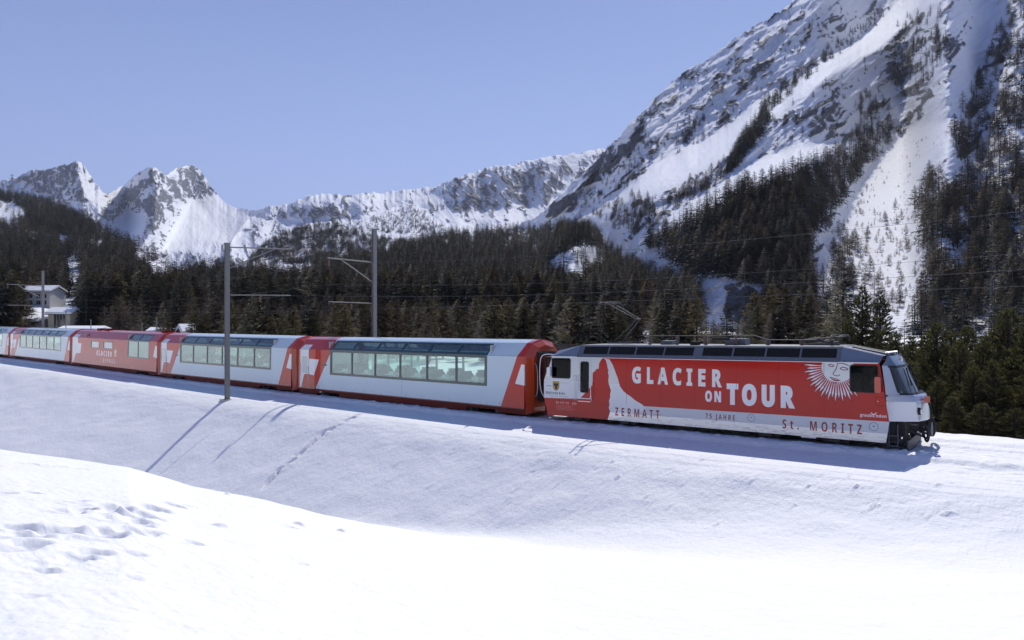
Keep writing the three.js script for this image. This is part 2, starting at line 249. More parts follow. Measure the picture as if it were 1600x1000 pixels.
// low snowy hills in front of it
const gHillB = range({
  x0: 520, x1: 760, dx: 1.5, dy: 1.2, yb: () => 430, ys: tab([[520, 372], [560, 352], [590, 334], [620, 322], [645, 318], [665, 328], [690, 350], [720, 362], [760, 376]]), Db: () => 1500, uvm: 70, jag: 4,
  gap: (x, y) => clamp(0.22 + 0.22 * fbm2(x * 0.05, y * 0.07, 4), 0.06, 0.8), warp: (x, y) => -0.01 * ridged(x * 0.04, y * 0.03, 4),
  rock: (x, y) => sstep(0.1, 0.2, strata(x, y, 0.3, 0.95, 2.2) - 0.02) * 0.85,
});
structure(gHillB, 'hill', 'small snowy hill dotted with dark trees below the long ridge');
const gHillA = range({
  x0: 380, x1: 720, dx: 1.5, dy: 1.2, yb: () => 440, ys: tab([[380, 438], [396, 395], [408, 384], [430, 368], [460, 356], [490, 347], [515, 346], [545, 353], [580, 366], [620, 374], [670, 374], [720, 378]]), Db: () => 1000, uvm: 60, jag: 4,
  gap: (x, y) => clamp(0.2 + 0.22 * fbm2(x * 0.05, y * 0.07, 4), 0.06, 0.8), warp: (x, y) => -0.012 * ridged(x * 0.04, y * 0.03, 4),
  rock: (x, y) => sstep(0.06, 0.16, strata(x, y, 0.3, 0.95, 2.2)) * 0.85, rockTone: [0.1, 0.095, 0.09],
});
structure(gHillA, 'hill', 'rounded snowy hill thick with trees in the middle of the valley');
// the great slope on the right
const mtnSky = tab([[740, 372], [790, 362], [830, 343], [850, 330], [870, 311], [890, 290], [905, 277], [920, 263], [940, 240], [955, 226], [970, 210], [985, 192], [1000, 178], [1015, 163], [1030, 147], [1050, 127], [1075, 108], [1100, 95], [1125, 78], [1150, 60], [1175, 42], [1205, 26], [1225, 14], [1240, -2], [1300, -50], [1400, -110], [1500, -150], [1600, -170], [1760, -160]]);
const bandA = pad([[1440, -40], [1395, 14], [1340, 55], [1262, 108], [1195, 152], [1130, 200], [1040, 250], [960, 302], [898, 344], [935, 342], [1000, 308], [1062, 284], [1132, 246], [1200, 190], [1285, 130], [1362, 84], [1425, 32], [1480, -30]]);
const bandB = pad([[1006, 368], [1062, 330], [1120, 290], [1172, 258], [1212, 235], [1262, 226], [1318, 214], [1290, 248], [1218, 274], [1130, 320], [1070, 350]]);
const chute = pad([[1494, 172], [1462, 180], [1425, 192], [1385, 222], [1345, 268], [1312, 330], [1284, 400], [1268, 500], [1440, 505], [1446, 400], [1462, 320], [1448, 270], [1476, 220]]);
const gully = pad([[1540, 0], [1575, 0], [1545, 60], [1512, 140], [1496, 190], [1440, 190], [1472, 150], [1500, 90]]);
const waterfall = pad([[1084, 440], [1128, 438], [1130, 530], [1080, 530]]);
const knoll = pad([[848, 418], [880, 398], [905, 387], [930, 388], [955, 396], [935, 400], [915, 430], [905, 470], [875, 440]]);
const crag = pad([[1132, 446], [1160, 440], [1196, 462], [1200, 500], [1170, 512], [1132, 500]]);
const rocks = [[[1264, 160], [1300, 140], [1325, 165], [1322, 220], [1285, 240], [1262, 215]], [[1395, 20], [1440, 10], [1470, 60], [1455, 130], [1410, 150], [1385, 110]], [[1480, 60], [1510, 70], [1500, 110], [1470, 110]], [[1140, 66], [1160, 70], [1165, 92], [1140, 88]], [[940, 244], [1000, 182], [1020, 200], [980, 260], [930, 310], [880, 330], [840, 345], [900, 290]], [[1180, 90], [1210, 95], [1195, 130], [1150, 145]]].map(pad);
const along = (x, y) => [(-0.76 * x + 0.65 * y), (0.65 * x + 0.76 * y)];   // down the fall line, and across it
const gMtn = range({
  x0: 745, x1: 1760, dx: 1.5, dy: 1.35, yb: tab([[740, 400], [950, 392], [1000, 420], [1050, 490], [1090, 532], [1760, 532]]), ys: mtnSky,
  Db: tab([[740, 1500], [900, 1050], [1000, 560], [1050, 430], [1100, 350], [1250, 300], [1400, 270], [1760, 220]]), uvm: 36, jag: 6,
  gap: (x, y) => {
    const [a, c] = along(x, y), A = member(bandA, x, y, 7), B = member(bandB, x, y, 7), C = member(chute, x, y, 10), G = member(gully, x, y, 10), W = member(waterfall, x, y, 6), K = member(crag, x, y, 6), R = Math.max(0, ...rocks.map((p) => member(p, x, y, 9)));
    let g = lerp(0.54, 0.36, sstep(1450, 1530, x)) + 0.32 * fbm2(a * 0.009, c * 0.028, 3) + 0.12 * fbm2(a * 0.03, c * 0.06, 2) + 0.35 * R + 0.5 * K;
    g = lerp(g, 0.085, Math.max(A, B)); g = lerp(g, 0.2 + 0.03 * fbm2(a * 0.05, c * 0.05, 3), C); g = lerp(g, 0.62, G); g = lerp(g, 0.75, W);
    return clamp(g, 0.06, 1.5);
  },
  warp: (x, y) => { const [a, c] = along(x, y), C = member(chute, x, y, 26); return -0.024 * ridged(a * 0.005, c * 0.02, 4) * (1 - 0.8 * C) - 0.016 * ridged(a * 0.012, c * 0.035, 3) * (1 - 0.85 * C) - 0.0014 * fbm2(x * 0.08, y * 0.08, 3, 0.6) - 0.0016 * member(chute, x, y, 8) * fbm2(x * 0.16, y * 0.2, 3, 0.6) + 0.014 * C; },
  proud: 0.007, blur: 26, rockTone: [0.07, 0.073, 0.085],
  rock: (x, y) => {
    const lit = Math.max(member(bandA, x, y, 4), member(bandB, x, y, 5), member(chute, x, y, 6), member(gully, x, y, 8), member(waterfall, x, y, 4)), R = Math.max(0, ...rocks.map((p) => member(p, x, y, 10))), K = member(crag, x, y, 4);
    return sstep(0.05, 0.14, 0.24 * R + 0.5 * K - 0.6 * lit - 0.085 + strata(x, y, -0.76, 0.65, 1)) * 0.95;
  },
});
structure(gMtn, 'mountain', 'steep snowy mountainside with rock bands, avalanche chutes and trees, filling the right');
// wooded hills: the dark one on the left and the long forest behind the train
const hillSky = tab([[-120, 296], [-40, 300], [0, 303], [40, 306], [75, 315], [130, 342], [165, 362], [200, 384], [235, 404], [262, 420], [290, 430], [305, 438], [330, 434], [360, 430], [400, 428], [440, 427], [500, 425], [545, 419], [590, 407], [625, 392], [660, 374], [700, 368], [740, 364], [800, 360], [850, 360], [900, 358], [960, 354], [990, 366], [1010, 380], [1030, 395], [1050, 412], [1070, 425], [1086, 440], [1092, 470], [1096, 528]]);
const whiteSpots = [[[-6, 318], [24, 322], [40, 340], [20, 346], [-6, 342]], [[102, 412], [124, 408], [130, 440], [124, 466], [104, 458]], [[232, 416], [256, 416], [258, 450], [242, 460]], [[214, 398], [230, 396], [232, 412], [216, 414]], [[256, 405], [282, 412], [304, 424], [296, 438], [262, 430]], [[92, 370], [106, 372], [104, 378], [92, 377]], [[362, 424], [400, 418], [450, 420], [496, 426], [480, 438], [420, 434], [372, 434]]].map(pad);
const gForest = range({
  x0: -120, x1: 1096, dx: 2.4, dy: 1.8, yb: () => 530, ys: hillSky, Db: tab([[-120, 150], [60, 165], [300, 185], [700, 180], [1000, 190], [1096, 215]]), uvm: 40, jag: 2,
  gap: (x, y) => clamp(lerp(0.1, 0.088, sstep(200, 350, x)) + 0.04 * fbm2(x * 0.02, y * 0.04, 3) + 0.25 * member(knoll, x, y, 5), 0.05, 0.6), warp: (x, y) => -0.02 * fbm2(x * 0.02, y * 0.03, 3),
  rock: (x, y, X, Y, D, st) => sstep(0.3, 0.5, 0.6 * fbm2(x * 0.06, y * 0.1, 4) + 0.1 * member(knoll, x, y, 5)) * 0.8, rockTone: [0.11, 0.1, 0.085],
});
structure(gForest, 'hill', 'long low hillside carrying the dark forest behind the train');

// ---------- conifers ----------
const R0 = rng(2024);
function blades() { // collects thin triangles
  const pos = [], nor = [], up = new THREE.Vector3(0, 1, 0);
  return { tri(a, b, c, bend) { const n = new THREE.Vector3().subVectors(b, a).cross(new THREE.Vector3().subVectors(c, a)).normalize(); if (n.y < 0) n.negate(); if (bend) n.lerp(bend, 0.5).normalize(); for (const p of [a, b, c]) { pos.push(p.x, p.y, p.z); nor.push(n.x, n.y, n.z); } },
    geo() { const g = new THREE.BufferGeometry(); g.setAttribute('position', new THREE.Float32BufferAttribute(pos, 3)); g.setAttribute('normal', new THREE.Float32BufferAttribute(nor, 3)); return g; } };
}
const V = (x, y, z) => new THREE.Vector3(x, y, z);
function spray(B, base, dir, len, wid, R, n) { // one bough: a spine of overlapping ragged twig blades
  const side = V(-dir.z, 0, dir.x).normalize();
  for (let i = 0; i < n; i++) {
    const t = (i + 0.5 * R()) / n, o = base.clone().addScaledVector(dir, len * t), sgn = i % 2 ? 1 : -1, w = wid * (1 - 0.55 * t) * (0.7 + 0.6 * R());
    const tip = o.clone().addScaledVector(dir, len * (0.28 + 0.25 * R())).addScaledVector(side, sgn * w); tip.y -= len * (0.1 + 0.28 * R());
    const b = o.clone().addScaledVector(dir, len * 0.3); b.y -= len * 0.04;
    B.tri(o.addScaledVector(side, -sgn * w * 0.22), b, tip);
  }
}
function spruce(seed, rings, per, tw, rad = 0.15, low = 0.1) { // 1 m tall
  const R = rng(seed), B = blades();
  for (let i = 0; i < rings; i++) {
    const t = (i + 0.6 * R()) / rings, y = lerp(low, 0.985, Math.pow(t, 0.92)), L = rad * Math.pow(1 - t, 0.82) * (0.75 + 0.5 * R()) + 0.012;
    for (let k = 0; k < per; k++) { const a = R() * 6.283, e = lerp(-0.45, 0.35, t) + 0.2 * (R() - 0.5), l = L * (0.7 + 0.55 * R()); spray(B, V(0, y, 0), V(Math.cos(a) * Math.cos(e), Math.sin(e), Math.sin(a) * Math.cos(e)), l, l * 0.42, R, tw); }
  }
  B.tri(V(-0.006, 0.95, 0), V(0.006, 0.95, 0), V(0, 1.01, 0)); B.tri(V(0, 0.95, -0.006), V(0, 0.95, 0.006), V(0, 1.01, 0));
  return B.geo();
}
function larch(seed, rings, per, tw, rad = 0.17) { // bare larch: thin twigs, see-through
  const R = rng(seed), B = blades();
  for (let i = 0; i < rings; i++) {
    const t = (i + R()) / rings, y = lerp(0.12, 0.98, t), L = rad * Math.pow(1 - t, 0.75) * (0.6 + 0.7 * R()) + 0.015;
    for (let k = 0; k < per; k++) {
      const a = R() * 6.283, e = 0.1 + 0.5 * (R() - 0.4), d = V(Math.cos(a) * Math.cos(e), Math.sin(e), Math.sin(a) * Math.cos(e)), o = V(0, y, 0), s = V(-d.z, 0.25, d.x), tip = o.clone().addScaledVector(d, L);
      B.tri(o.clone().addScaledVector(s, -0.003), o.clone().addScaledVector(s, 0.003), tip);
      for (let m = 0; m < tw; m++) { const q = o.clone().addScaledVector(d, L * (0.25 + 0.7 * R())), e2 = q.clone().addScaledVector(d, L * 0.18).add(V((R() - 0.5) * L * 0.6, (R() - 0.55) * L * 0.6, (R() - 0.5) * L * 0.6)); B.tri(q, q.clone().add(V(0.008, 0.009, 0.006)), e2); }
    }
  }
  return B.geo();
}
const trunkGeo = (r, top) => { const g = new THREE.CylinderGeometry(r * 0.12, r, top + 0.06, 6, 4); g.translate(0, top / 2 - 0.03, 0); return g; };
const needleMat = [[0.038, 0.044, 0.026], [0.048, 0.053, 0.03], [0.033, 0.04, 0.027], [0.062, 0.064, 0.03]].map((c) => std(c, 0.85, { side: THREE.DoubleSide }));
const twigMat = [[0.15, 0.12, 0.08], [0.22, 0.185, 0.1], [0.19, 0.17, 0.085]].map((c) => std(c, 0.9, { side: THREE.DoubleSide }));
const barkMat = std([0.06, 0.045, 0.035], 0.95, { bumpMap: rockBump, bumpScale: 0.02 });
const white = std([1, 1, 1], 0.88, { side: THREE.DoubleSide });
const spruceNear = [1, 2, 3, 4].map((k) => spruce(100 + k, 26, 8, 5, 0.13 + 0.02 * (k % 3), 0.06 + 0.05 * (k % 2)));
const larchNear = [1, 2, 3].map((k) => larch(200 + k, 52, 7, 8, 0.13 + 0.02 * k));
const spruceFar = [1, 2, 3].map((k) => spruce(300 + k, 15, 6, 3, 0.13 + 0.02 * k, 0.05));
const larchFar = [1, 2].map((k) => larch(400 + k, 34, 6, 5, 0.14 + 0.02 * k));
const spruceTrunk = trunkGeo(0.014, 0.96), larchTrunk = trunkGeo(0.013, 0.96);

const trees = [];     // { at, h, kind, place }
const F_ = (list) => list.map(pad);
function grow(geo, poly, n, h0, h1, larchShare, place, keep) {
  pad(poly); const b = poly.box; let k = 0, guard = 0;
  while (k < n && guard++ < n * 60) {
    const x = b[0] + R0() * (b[2] - b[0]), y = b[1] + R0() * (b[3] - b[1]);
    if (inside(poly, x, y) < 0 || (keep && !keep(x, y))) continue;
    const at = geo.userData.at(x, y), u = R0(); k++;
    trees.push({ at, h: lerp(h0, h1, u * u * 0.6 + R0() * 0.4), larch: R0() < (typeof larchShare === 'function' ? larchShare(x, y) : larchShare), place, px: 0 });
  }
}
function skyPoly_(a, b) { const o = []; for (let x = a; x <= b; x += 8) o.push([x, hillSky(x)]); o.push([b, hillSky(b) + 22], [a, hillSky(a) + 45]); return o; }
const clear = (x, y) => !whiteSpots.some((p) => inside(p, x, y) > -4 || inside(p, x, y - 12) > 0) || R0() < 0.05;
const top2 = skyPoly_(-110, 150);
const notKnoll = (x, y) => ((inside(knoll, x, y) < -1 && inside(knoll, x, y - 16) < -1) || R0() < 0.03) && clear(x, y);
const skyPoly = (a, b, f, lo) => { const o = []; for (let x = a; x <= b; x += 8) o.push([x, f(x)]); o.push([b, lo], [a, lo]); return o; };
// forest behind the train: thin near the top of the picture plane, with a pale larch fringe at the foot
grow(gForest, skyPoly(300, 1086, hillSky, 470), 5200, 12, 20, 0.28, 'mid', notKnoll);
grow(gForest, [[300, 470], [1090, 470], [1092, 512], [300, 512]], 900, 13, 20, (x) => 0.45, 'mid');
grow(gForest, [[120, 500], [1090, 505], [1090, 529], [120, 529]], 300, 7.5, 13, 0.72, 'foot');
grow(gForest, skyPoly(-110, 300, hillSky, 520), 3600, 12, 19, (x, y) => (y > 430 ? 0.45 : 0.2), 'left', clear);
grow(gForest, top2, 1700, 11, 17, 0.12, 'left', clear);
grow(gForest, [[-60, 490], [66, 490], [60, 522], [-60, 525]], 60, 8, 12, 0.15, 'left');
grow(gHillA, [[385, 404], [430, 370], [490, 349], [520, 348], [590, 372], [660, 378], [660, 412], [385, 412]], 2100, 9, 16, 0.15, 'far', (x, y) => R0() < 0.35 + 0.65 * sstep(-0.3, 0.1, n2(x * 0.04, y * 0.06)));
grow(gHillB, [[540, 366], [590, 340], [640, 322], [680, 345], [700, 360], [640, 366], [580, 362]], 420, 8, 14, 0.1, 'far');
grow(gPeaks, [[0, 0], [1, 0], [0, 1]], 0, 1, 1, 0, 'far');
// the right-hand slope
const onMtn = (poly, n, h0, h1, l, keep, place = 'slope') => grow(gMtn, poly, n, h0, h1, l, place, keep);
onMtn([[1008, 385], [1060, 352], [1130, 318], [1205, 296], [1240, 275], [1300, 252], [1328, 226], [1380, 208], [1420, 198], [1398, 222], [1350, 268], [1308, 330], [1268, 372], [1225, 416], [1130, 432], [1088, 440], [1050, 412]], 760, 14, 21, 0.35, null, 'belt');
onMtn([[1086, 430], [1270, 380], [1275, 520], [1092, 520]], 210, 12, 18, 0.5, (x, y) => inside(waterfall, x, y) < -5 && inside(waterfall, x, y - 30) < -3 && ((inside(crag, x, y) < -2 && inside(crag, x, y - 25) < -2) || R0() < 0.08) && R0() < 0.25 + 0.75 * sstep(-0.1, 0.25, n2(x * 0.03, y * 0.008)), 'crag');
onMtn([[1490, 210], [1512, 150], [1532, 90], [1556, 20], [1570, -10], [1760, -60], [1760, 480], [1520, 480], [1462, 470], [1440, 385], [1455, 330], [1500, 300]], 950, 14, 21, 0.45, (x, y) => R0() < 0.3 + 0.7 * sstep(-0.3, 0.1, n2(x * 0.022 + 4, y * 0.006)), 'rightwood');
onMtn([[1426, 320], [1440, 285], [1470, 300], [1475, 380], [1450, 385]], 26, 17, 22, 0.4, null, 'chuteedge');
onMtn([[1440, 470], [1700, 460], [1700, 525], [1420, 525]], 120, 10, 16, 0.3, null, 'rightfoot');
onMtn([[1132, 276], [1150, 262], [1190, 215], [1203, 186], [1188, 182], [1150, 232]], 110, 13, 19, 0.15);
onMtn([[1190, 192], [1250, 135], [1320, 78], [1390, 24], [1380, 14], [1300, 72], [1230, 125], [1184, 170]], 130, 12, 18, 0.1);
onMtn([[1336, 215], [1345, 160], [1370, 140], [1392, 160], [1398, 210], [1350, 235]], 60, 13, 19, 0.4);
onMtn([[1392, 130], [1400, 40], [1430, 10], [1470, 20], [1478, 70], [1450, 140], [1420, 165]], 80, 13, 18, 0.2);
onMtn([[1018, 345], [1060, 300], [1155, 248], [1160, 258], [1090, 310]], 60, 8, 13, 0.6);
onMtn([[925, 330], [1000, 300], [1030, 335], [1000, 370], [930, 352]], 90, 9, 14, 0.6);
onMtn([[925, 280], [1000, 215], [1046, 215], [1000, 280], [940, 320], [850, 344]], 150, 7, 12, 0.1);
onMtn([[1054, 225], [1090, 182], [1102, 186], [1072, 226]], 45, 9, 14, 0.1);
onMtn([[1000, 180], [1240, 20], [1440, 20], [1400, 180], [1100, 260], [940, 300]], 170, 6, 11, 0.2, (x, y) => inside(bandA, x, y) < 0);
onMtn([[1275, 480], [1290, 380], [1340, 300], [1420, 330], [1440, 490]], 90, 4, 11, 0.75, null, 'chute');
onMtn([[1275, 490], [1300, 360], [1345, 280], [1440, 210], [1470, 230], [1450, 300], [1440, 495]], 330, 1.2, 4.5, 0.7, null, 'chute');
onMtn([[1280, 490], [1300, 370], [1345, 360], [1330, 500]], 40, 10, 16, 0.65, null, 'chute');
{ // young trees on the flat just behind the train
  for (let i = 0; i < 330; i++) { const D = 92 + 95 * R0(), x = 215 + 640 * R0() + 40 * (R0() - 0.5), X = (x - 800) / F * D; if (x < 330 && R0() < 0.6) continue; trees.push({ at: P3(X, ground(X, D) - 0.1, D), h: 5.5 + 4.5 * R0() * R0() + D * 0.012, larch: R0() < 0.75, place: 'near', px: 0 }); }
  for (let i = 0; i < 120; i++) { const D = 78 + 85 * R0(), x = 850 + 475 * R0(), X = (x - 800) / F * D; if (x > 1076 && x < 1206 && R0() < 0.85) continue; trees.push({ at: P3(X, ground(X, D) - 0.1, D), h: 5 + 3.5 * R0() + D * 0.014 + (R0() < 0.2 ? 3 : 0), larch: R0() < 0.55, place: 'behindloco', px: 0 }); }
}
for (let i = trees.length - 1; i >= 0; i--) { const a = trees[i].at, D = -a.z, x = 800 + F * a.x / D, y = 498 - F * (a.y - EYE) / D; if (D < 300 && x > 26 && x < 134 && y > 455 && !(x < 70 && y < 474) ) trees.splice(i, 1); }
for (let i = 0; i < 60; i++) { const D = 95 + 110 * R0(), x = 1070 + 145 * R0(), X = (x - 800) / F * D; trees.push({ at: P3(X, ground(X, D) - 0.1, D), h: 3.4 + D * 0.012 + 1.6 * R0(), larch: R0() < 0.4, place: 'behindloco', px: 0 }); }
for (const t of trees) t.px = t.h * F / -t.at.z;
trees.sort((a, b) => b.px - a.px);
const inView = (t) => Math.abs(t.at.x / -t.at.z) < 0.76;
const kinds = { spruce: [], larch: [] }, rest = { spruce: [], larch: [] };
for (const t of trees) { const k = t.larch ? 'larch' : 'spruce'; (kinds[k].length < 260 && inView(t) ? kinds[k] : rest[k]).push(t); }
const words = {
  mid: ['dark spruce standing in the forest behind the coaches', 'bare brown larch standing in the forest behind the coaches'],
  foot: ['small dark spruce at the lower edge of the forest behind the coaches', 'pale olive larch at the lower edge of the forest behind the coaches'],
  left: ['dark spruce on the wooded hill behind the houses', 'bare brown larch on the wooded hill behind the houses'],
  far: ['tiny dark tree on the distant snowy hill', 'tiny bare tree on the distant snowy hill'],
  belt: ['dark spruce in the wooded belt slanting down left of the bright avalanche chute', 'bare larch in the wooded belt slanting down left of the bright avalanche chute'],
  rightwood: ['dark spruce in the steep wood right of the bright avalanche chute', 'bare brown larch in the steep wood right of the bright avalanche chute'],
  chuteedge: ['tall dark spruce in the clump jutting into the avalanche chute', 'tall bare larch in the clump jutting into the avalanche chute'],
  rightfoot: ['dark spruce at the foot of the mountainside beyond the green pines', 'bare larch at the foot of the mountainside beyond the green pines'],
  crag: ['dark spruce among the crags beside the shaded snow chute above the locomotive', 'bare larch among the crags beside the shaded snow chute above the locomotive'],
  chute: ['small dark spruce standing alone on the bright avalanche chute', 'small bare larch standing on the bright avalanche chute'],
  near: ['dark spruce on the valley floor just behind the train', 'pale olive larch on the valley floor just behind the train'],
  behindloco: ['dark spruce on the valley floor behind the locomotive roof', 'bare larch on the valley floor behind the locomotive roof'],
  slope: ['dark spruce on the steep snowy mountainside', 'bare brown larch on the steep snowy mountainside'],
};
{ const protos = new Map();
  for (const k of ['spruce', 'larch']) kinds[k].forEach((t, i) => {
    const v = Math.floor(R0() * (k === 'spruce' ? 4 : 3)), c = Math.floor(R0() * (k === 'spruce' ? 4 : 3)), key = k + v + c, label = words[t.place][+t.larch];
    let o = protos.get(key);
    if (o) o = copyOf(o, k + '_tree'); else {
      o = thing(k + '_tree', label, k + ' tree', null); protos.set(key, o);
      part('trunk', k === 'spruce' ? spruceTrunk : larchTrunk, barkMat, o); part('crown', (k === 'spruce' ? spruceNear : larchNear)[v], (k === 'spruce' ? needleMat : twigMat)[c], o);
    }
    tag(o, label, k + ' tree', label.replace(/^(tiny |small )?/, '').replace('spruce', 'spruces').replace('larch', 'larches').replace('tree ', 'trees '));
    o.position.copy(t.at); o.rotation.y = R0() * 6.28; const w = (1.1 + 0.5 * R0()) * t.h; o.scale.set(w, t.h, w);
  });
  const m4 = new THREE.Matrix4(), q = new THREE.Quaternion(), up = V(0, 1, 0), col = new THREE.Color();
  for (const k of ['spruce', 'larch']) (k === 'spruce' ? spruceFar : larchFar).forEach((crown, v, all) => {
    const list = rest[k].filter((_, i) => i % all.length === v), tk = (k === 'spruce' ? spruceTrunk : larchTrunk), geo = merge([crown.clone(), tk.clone()]);
    const im = new THREE.InstancedMesh(geo, white, list.length);
    list.forEach((t, i) => {
      const w = (1.3 + 0.6 * R0()) * t.h; m4.compose(t.at, q.setFromAxisAngle(up, R0() * 6.28), V(w, t.h, w)); im.setMatrixAt(i, m4);
      const f = 0.6 + 0.8 * R0(), c = k === 'spruce' ? [0.05, 0.052, 0.034] : [0.15, 0.122, 0.08]; im.setColorAt(i, col.setRGB(c[0] * f, c[1] * f, c[2] * f));
    });
    tag(put(im, k + '_forest'), k === 'spruce' ? ['far dark spruces massed over the hills and mountainside', 'far dark spruces spread through the woods on the slopes', 'far dark conifers filling the woods beyond the larger trees'][v] : ['far bare brown larches massed over the hills and mountainside', 'far bare larches spread through the woods on the slopes'][v], 'forest', null, 'stuff');
  });
}

{ // the other side of the valley, behind the eye: a wooded hillside that the windows and the paint reflect
  const R = rng(909), m4 = new THREE.Matrix4(), q = new THREE.Quaternion(), up = V(0, 1, 0), col = new THREE.Color(), g = new THREE.PlaneGeometry(1400, 500, 70, 30), p = g.attributes.position, high = (s, d) => -4 + 0.3 * Math.max(0, d - 12) + 9 * n2(s * 0.008, d * 0.01);
  const pos = []; for (let i = 0; i < p.count; i++) { const s = p.getX(i), d = p.getY(i) + 250, [X, D] = toXD(s, 62 + d); p.setXYZ(i, X, 2 + high(s, d), -D); }
  g.index.array.reverse(); g.computeVertexNormals(); if (g.attributes.normal.getY(0) < 0) { g.index.array.reverse(); g.computeVertexNormals(); }
  tag(put(new THREE.Mesh(g, snowMat), 'hill'), 'wooded hillside behind the viewer, mirrored in the train windows', 'hill', null, 'structure');
  const im = new THREE.InstancedMesh(merge([spruceFar[1].clone(), spruceTrunk.clone()]), white, 2600);
  for (let i = 0; i < 2600; i++) { const s = -500 + 1000 * R(), d = i < 700 ? 6 + 40 * R() : 20 + 330 * R(), [X, D] = toXD(s, 62 + d), h = 13 + 9 * R(); m4.compose(V(X, 2 + high(s, d) - 0.3, -D), q.setFromAxisAngle(up, R() * 6.28), V(h * 1.5, h, h * 1.5)); im.setMatrixAt(i, m4); const f = 0.7 + 0.6 * R(); im.setColorAt(i, col.setRGB(0.028 * f, 0.036 * f, 0.022 * f)); }
  tag(put(im, 'spruce_forest'), 'dark spruce forest behind the viewer, mirrored in the train windows', 'forest', null, 'stuff');
}
// ---------- the train ----------
const upright = (v, L, W) => { // a group at the middle of the vehicle's base; children are drawn with x along it, y above the rail, z = 0 on the near side
  const [X, D, Y, th, pit] = v, g = new THREE.Object3D(); g.rotation.order = 'YZX'; g.rotation.y = -THREE.MathUtils.degToRad(90 - th); g.rotation.z = Math.atan(pit);
  const q = new THREE.Quaternion().setFromEuler(g.rotation); g.position.copy(P3(X, Y, D)).sub(V(-L / 2, 0, W / 2).applyQuaternion(q)); return g;
};
const place = (o, v, L, W) => { const g = upright(v, L, W); o.rotation.order = 'YZX'; o.rotation.copy(g.rotation); o.position.copy(g.position); };
const mirrored = (g, W) => { const m = plain(g).clone(); m.scale(1, 1, -1); m.translate(0, 0, -W); const p = m.attributes; for (const k of Object.keys(p)) { const a = p[k], n = a.itemSize; for (let i = 0; i < a.count; i += 3) for (let c = 0; c < n; c++) { const t = a.array[(i + 1) * n + c]; a.array[(i + 1) * n + c] = a.array[(i + 2) * n + c]; a.array[(i + 2) * n + c] = t; } } return m; };
const shapeOf = (pts, holes = []) => { const s = new THREE.Shape(pts.map(([x, y]) => new THREE.Vector2(x, y))); for (const h of holes) s.holes.push(new THREE.Path(h.map(([x, y]) => new THREE.Vector2(x, y)))); return s; };
const rect = (a, b, c, d) => [[a, c], [b, c], [b, d], [a, d]];
function rrect(a, b, c, d, r = 0.06, n = 4) { const o = []; for (const [cx, cy, s] of [[b - r, c + r, -0.5], [b - r, d - r, 0], [a + r, d - r, 0.5], [a + r, c + r, 1]]) for (let i = 0; i <= n; i++) { const t = Math.PI * (s + 0.5 * i / n); o.push([cx + r * Math.cos(t), cy + r * Math.sin(t)]); } return o; }
const plate = (pts, holes, z0, z1) => new THREE.ExtrudeGeometry(shapeOf(pts, holes), { depth: z1 - z0, bevelEnabled: false }).translate(0, 0, z0);
// a plate drawn in (x, distance up a slanted face) and laid on the face that leads from (hA, zA) to (hB, zB)
const slanted = (g, hA, zA, hB, zB) => { const l = Math.hypot(hB - hA, zB - zA), m = new THREE.Matrix4().makeBasis(V(1, 0, 0), V(0, (hB - hA) / l, (zB - zA) / l), V(0, -(zB - zA) / l, (hB - hA) / l)); m.setPosition(0, hA, zA); return g.applyMatrix4(m); };
const uvSide = (g, L, H) => { const p = g.attributes.position, u = g.attributes.uv; for (let i = 0; i < p.count; i++) u.setXY(i, p.getX(i) / L, p.getY(i) / H); return g; };
const leanIn = (g, k, h0) => { const p = g.attributes.position; for (let i = 0; i < p.count; i++) p.setZ(i, p.getZ(i) - k * (p.getY(i) - h0)); g.computeVertexNormals(); return g; };
const centred = (g, L, W) => g.translate(-L / 2, 0, W / 2);
function canvasFor(L, H, k) { const c = document.createElement('canvas'); c.width = Math.round(L * k); c.height = Math.round(H * k); const x = c.getContext('2d'); x.setTransform(k, 0, 0, -k, 0, H * k); return [c, x]; }
function poly(x, pts, fill) { x.fillStyle = fill; x.beginPath(); pts.forEach(([a, b], i) => (i ? x.lineTo(a, b) : x.moveTo(a, b))); x.closePath(); x.fill(); }
function words2(x, text, s0, s1, h, size, fill, opt = {}) { // lettering from s0 to s1 on the line h, capitals 'size' metres tall
  x.save(); x.translate(s0, h); if (opt.tilt) x.rotate(opt.tilt); x.scale(1, -1); x.font = (opt.weight ?? 'bold') + ' 100px ' + (opt.family ?? 'sans-serif'); x.fillStyle = fill;
  const k = size / 71, chars = [...text], ws = chars.map((c) => x.measureText(c).width), squeeze = opt.squeeze ?? 0.8, sum = ws.reduce((a, b) => a + b, 0) * k * squeeze, gapw = chars.length > 1 ? (s1 - s0 - sum) / (chars.length - 1) : 0; let at = 0;
  chars.forEach((c, i) => { x.save(); x.translate(at, 0); x.scale(k * squeeze, k); x.fillText(c, 0, 0); if (opt.stroke) { x.strokeStyle = opt.stroke; x.lineWidth = opt.strokeWidth ?? 4; x.strokeText(c, 0, 0); x.fillText(c, 0, 0); } x.restore(); at += ws[i] * k * squeeze + gapw; });
  x.restore();
}
const texOf = (c, color = true) => { const t = new THREE.CanvasTexture(c); if (color) t.colorSpace = THREE.SRGBColorSpace; t.wrapS = t.wrapT = THREE.ClampToEdgeWrapping; t.anisotropy = 8; return t; };

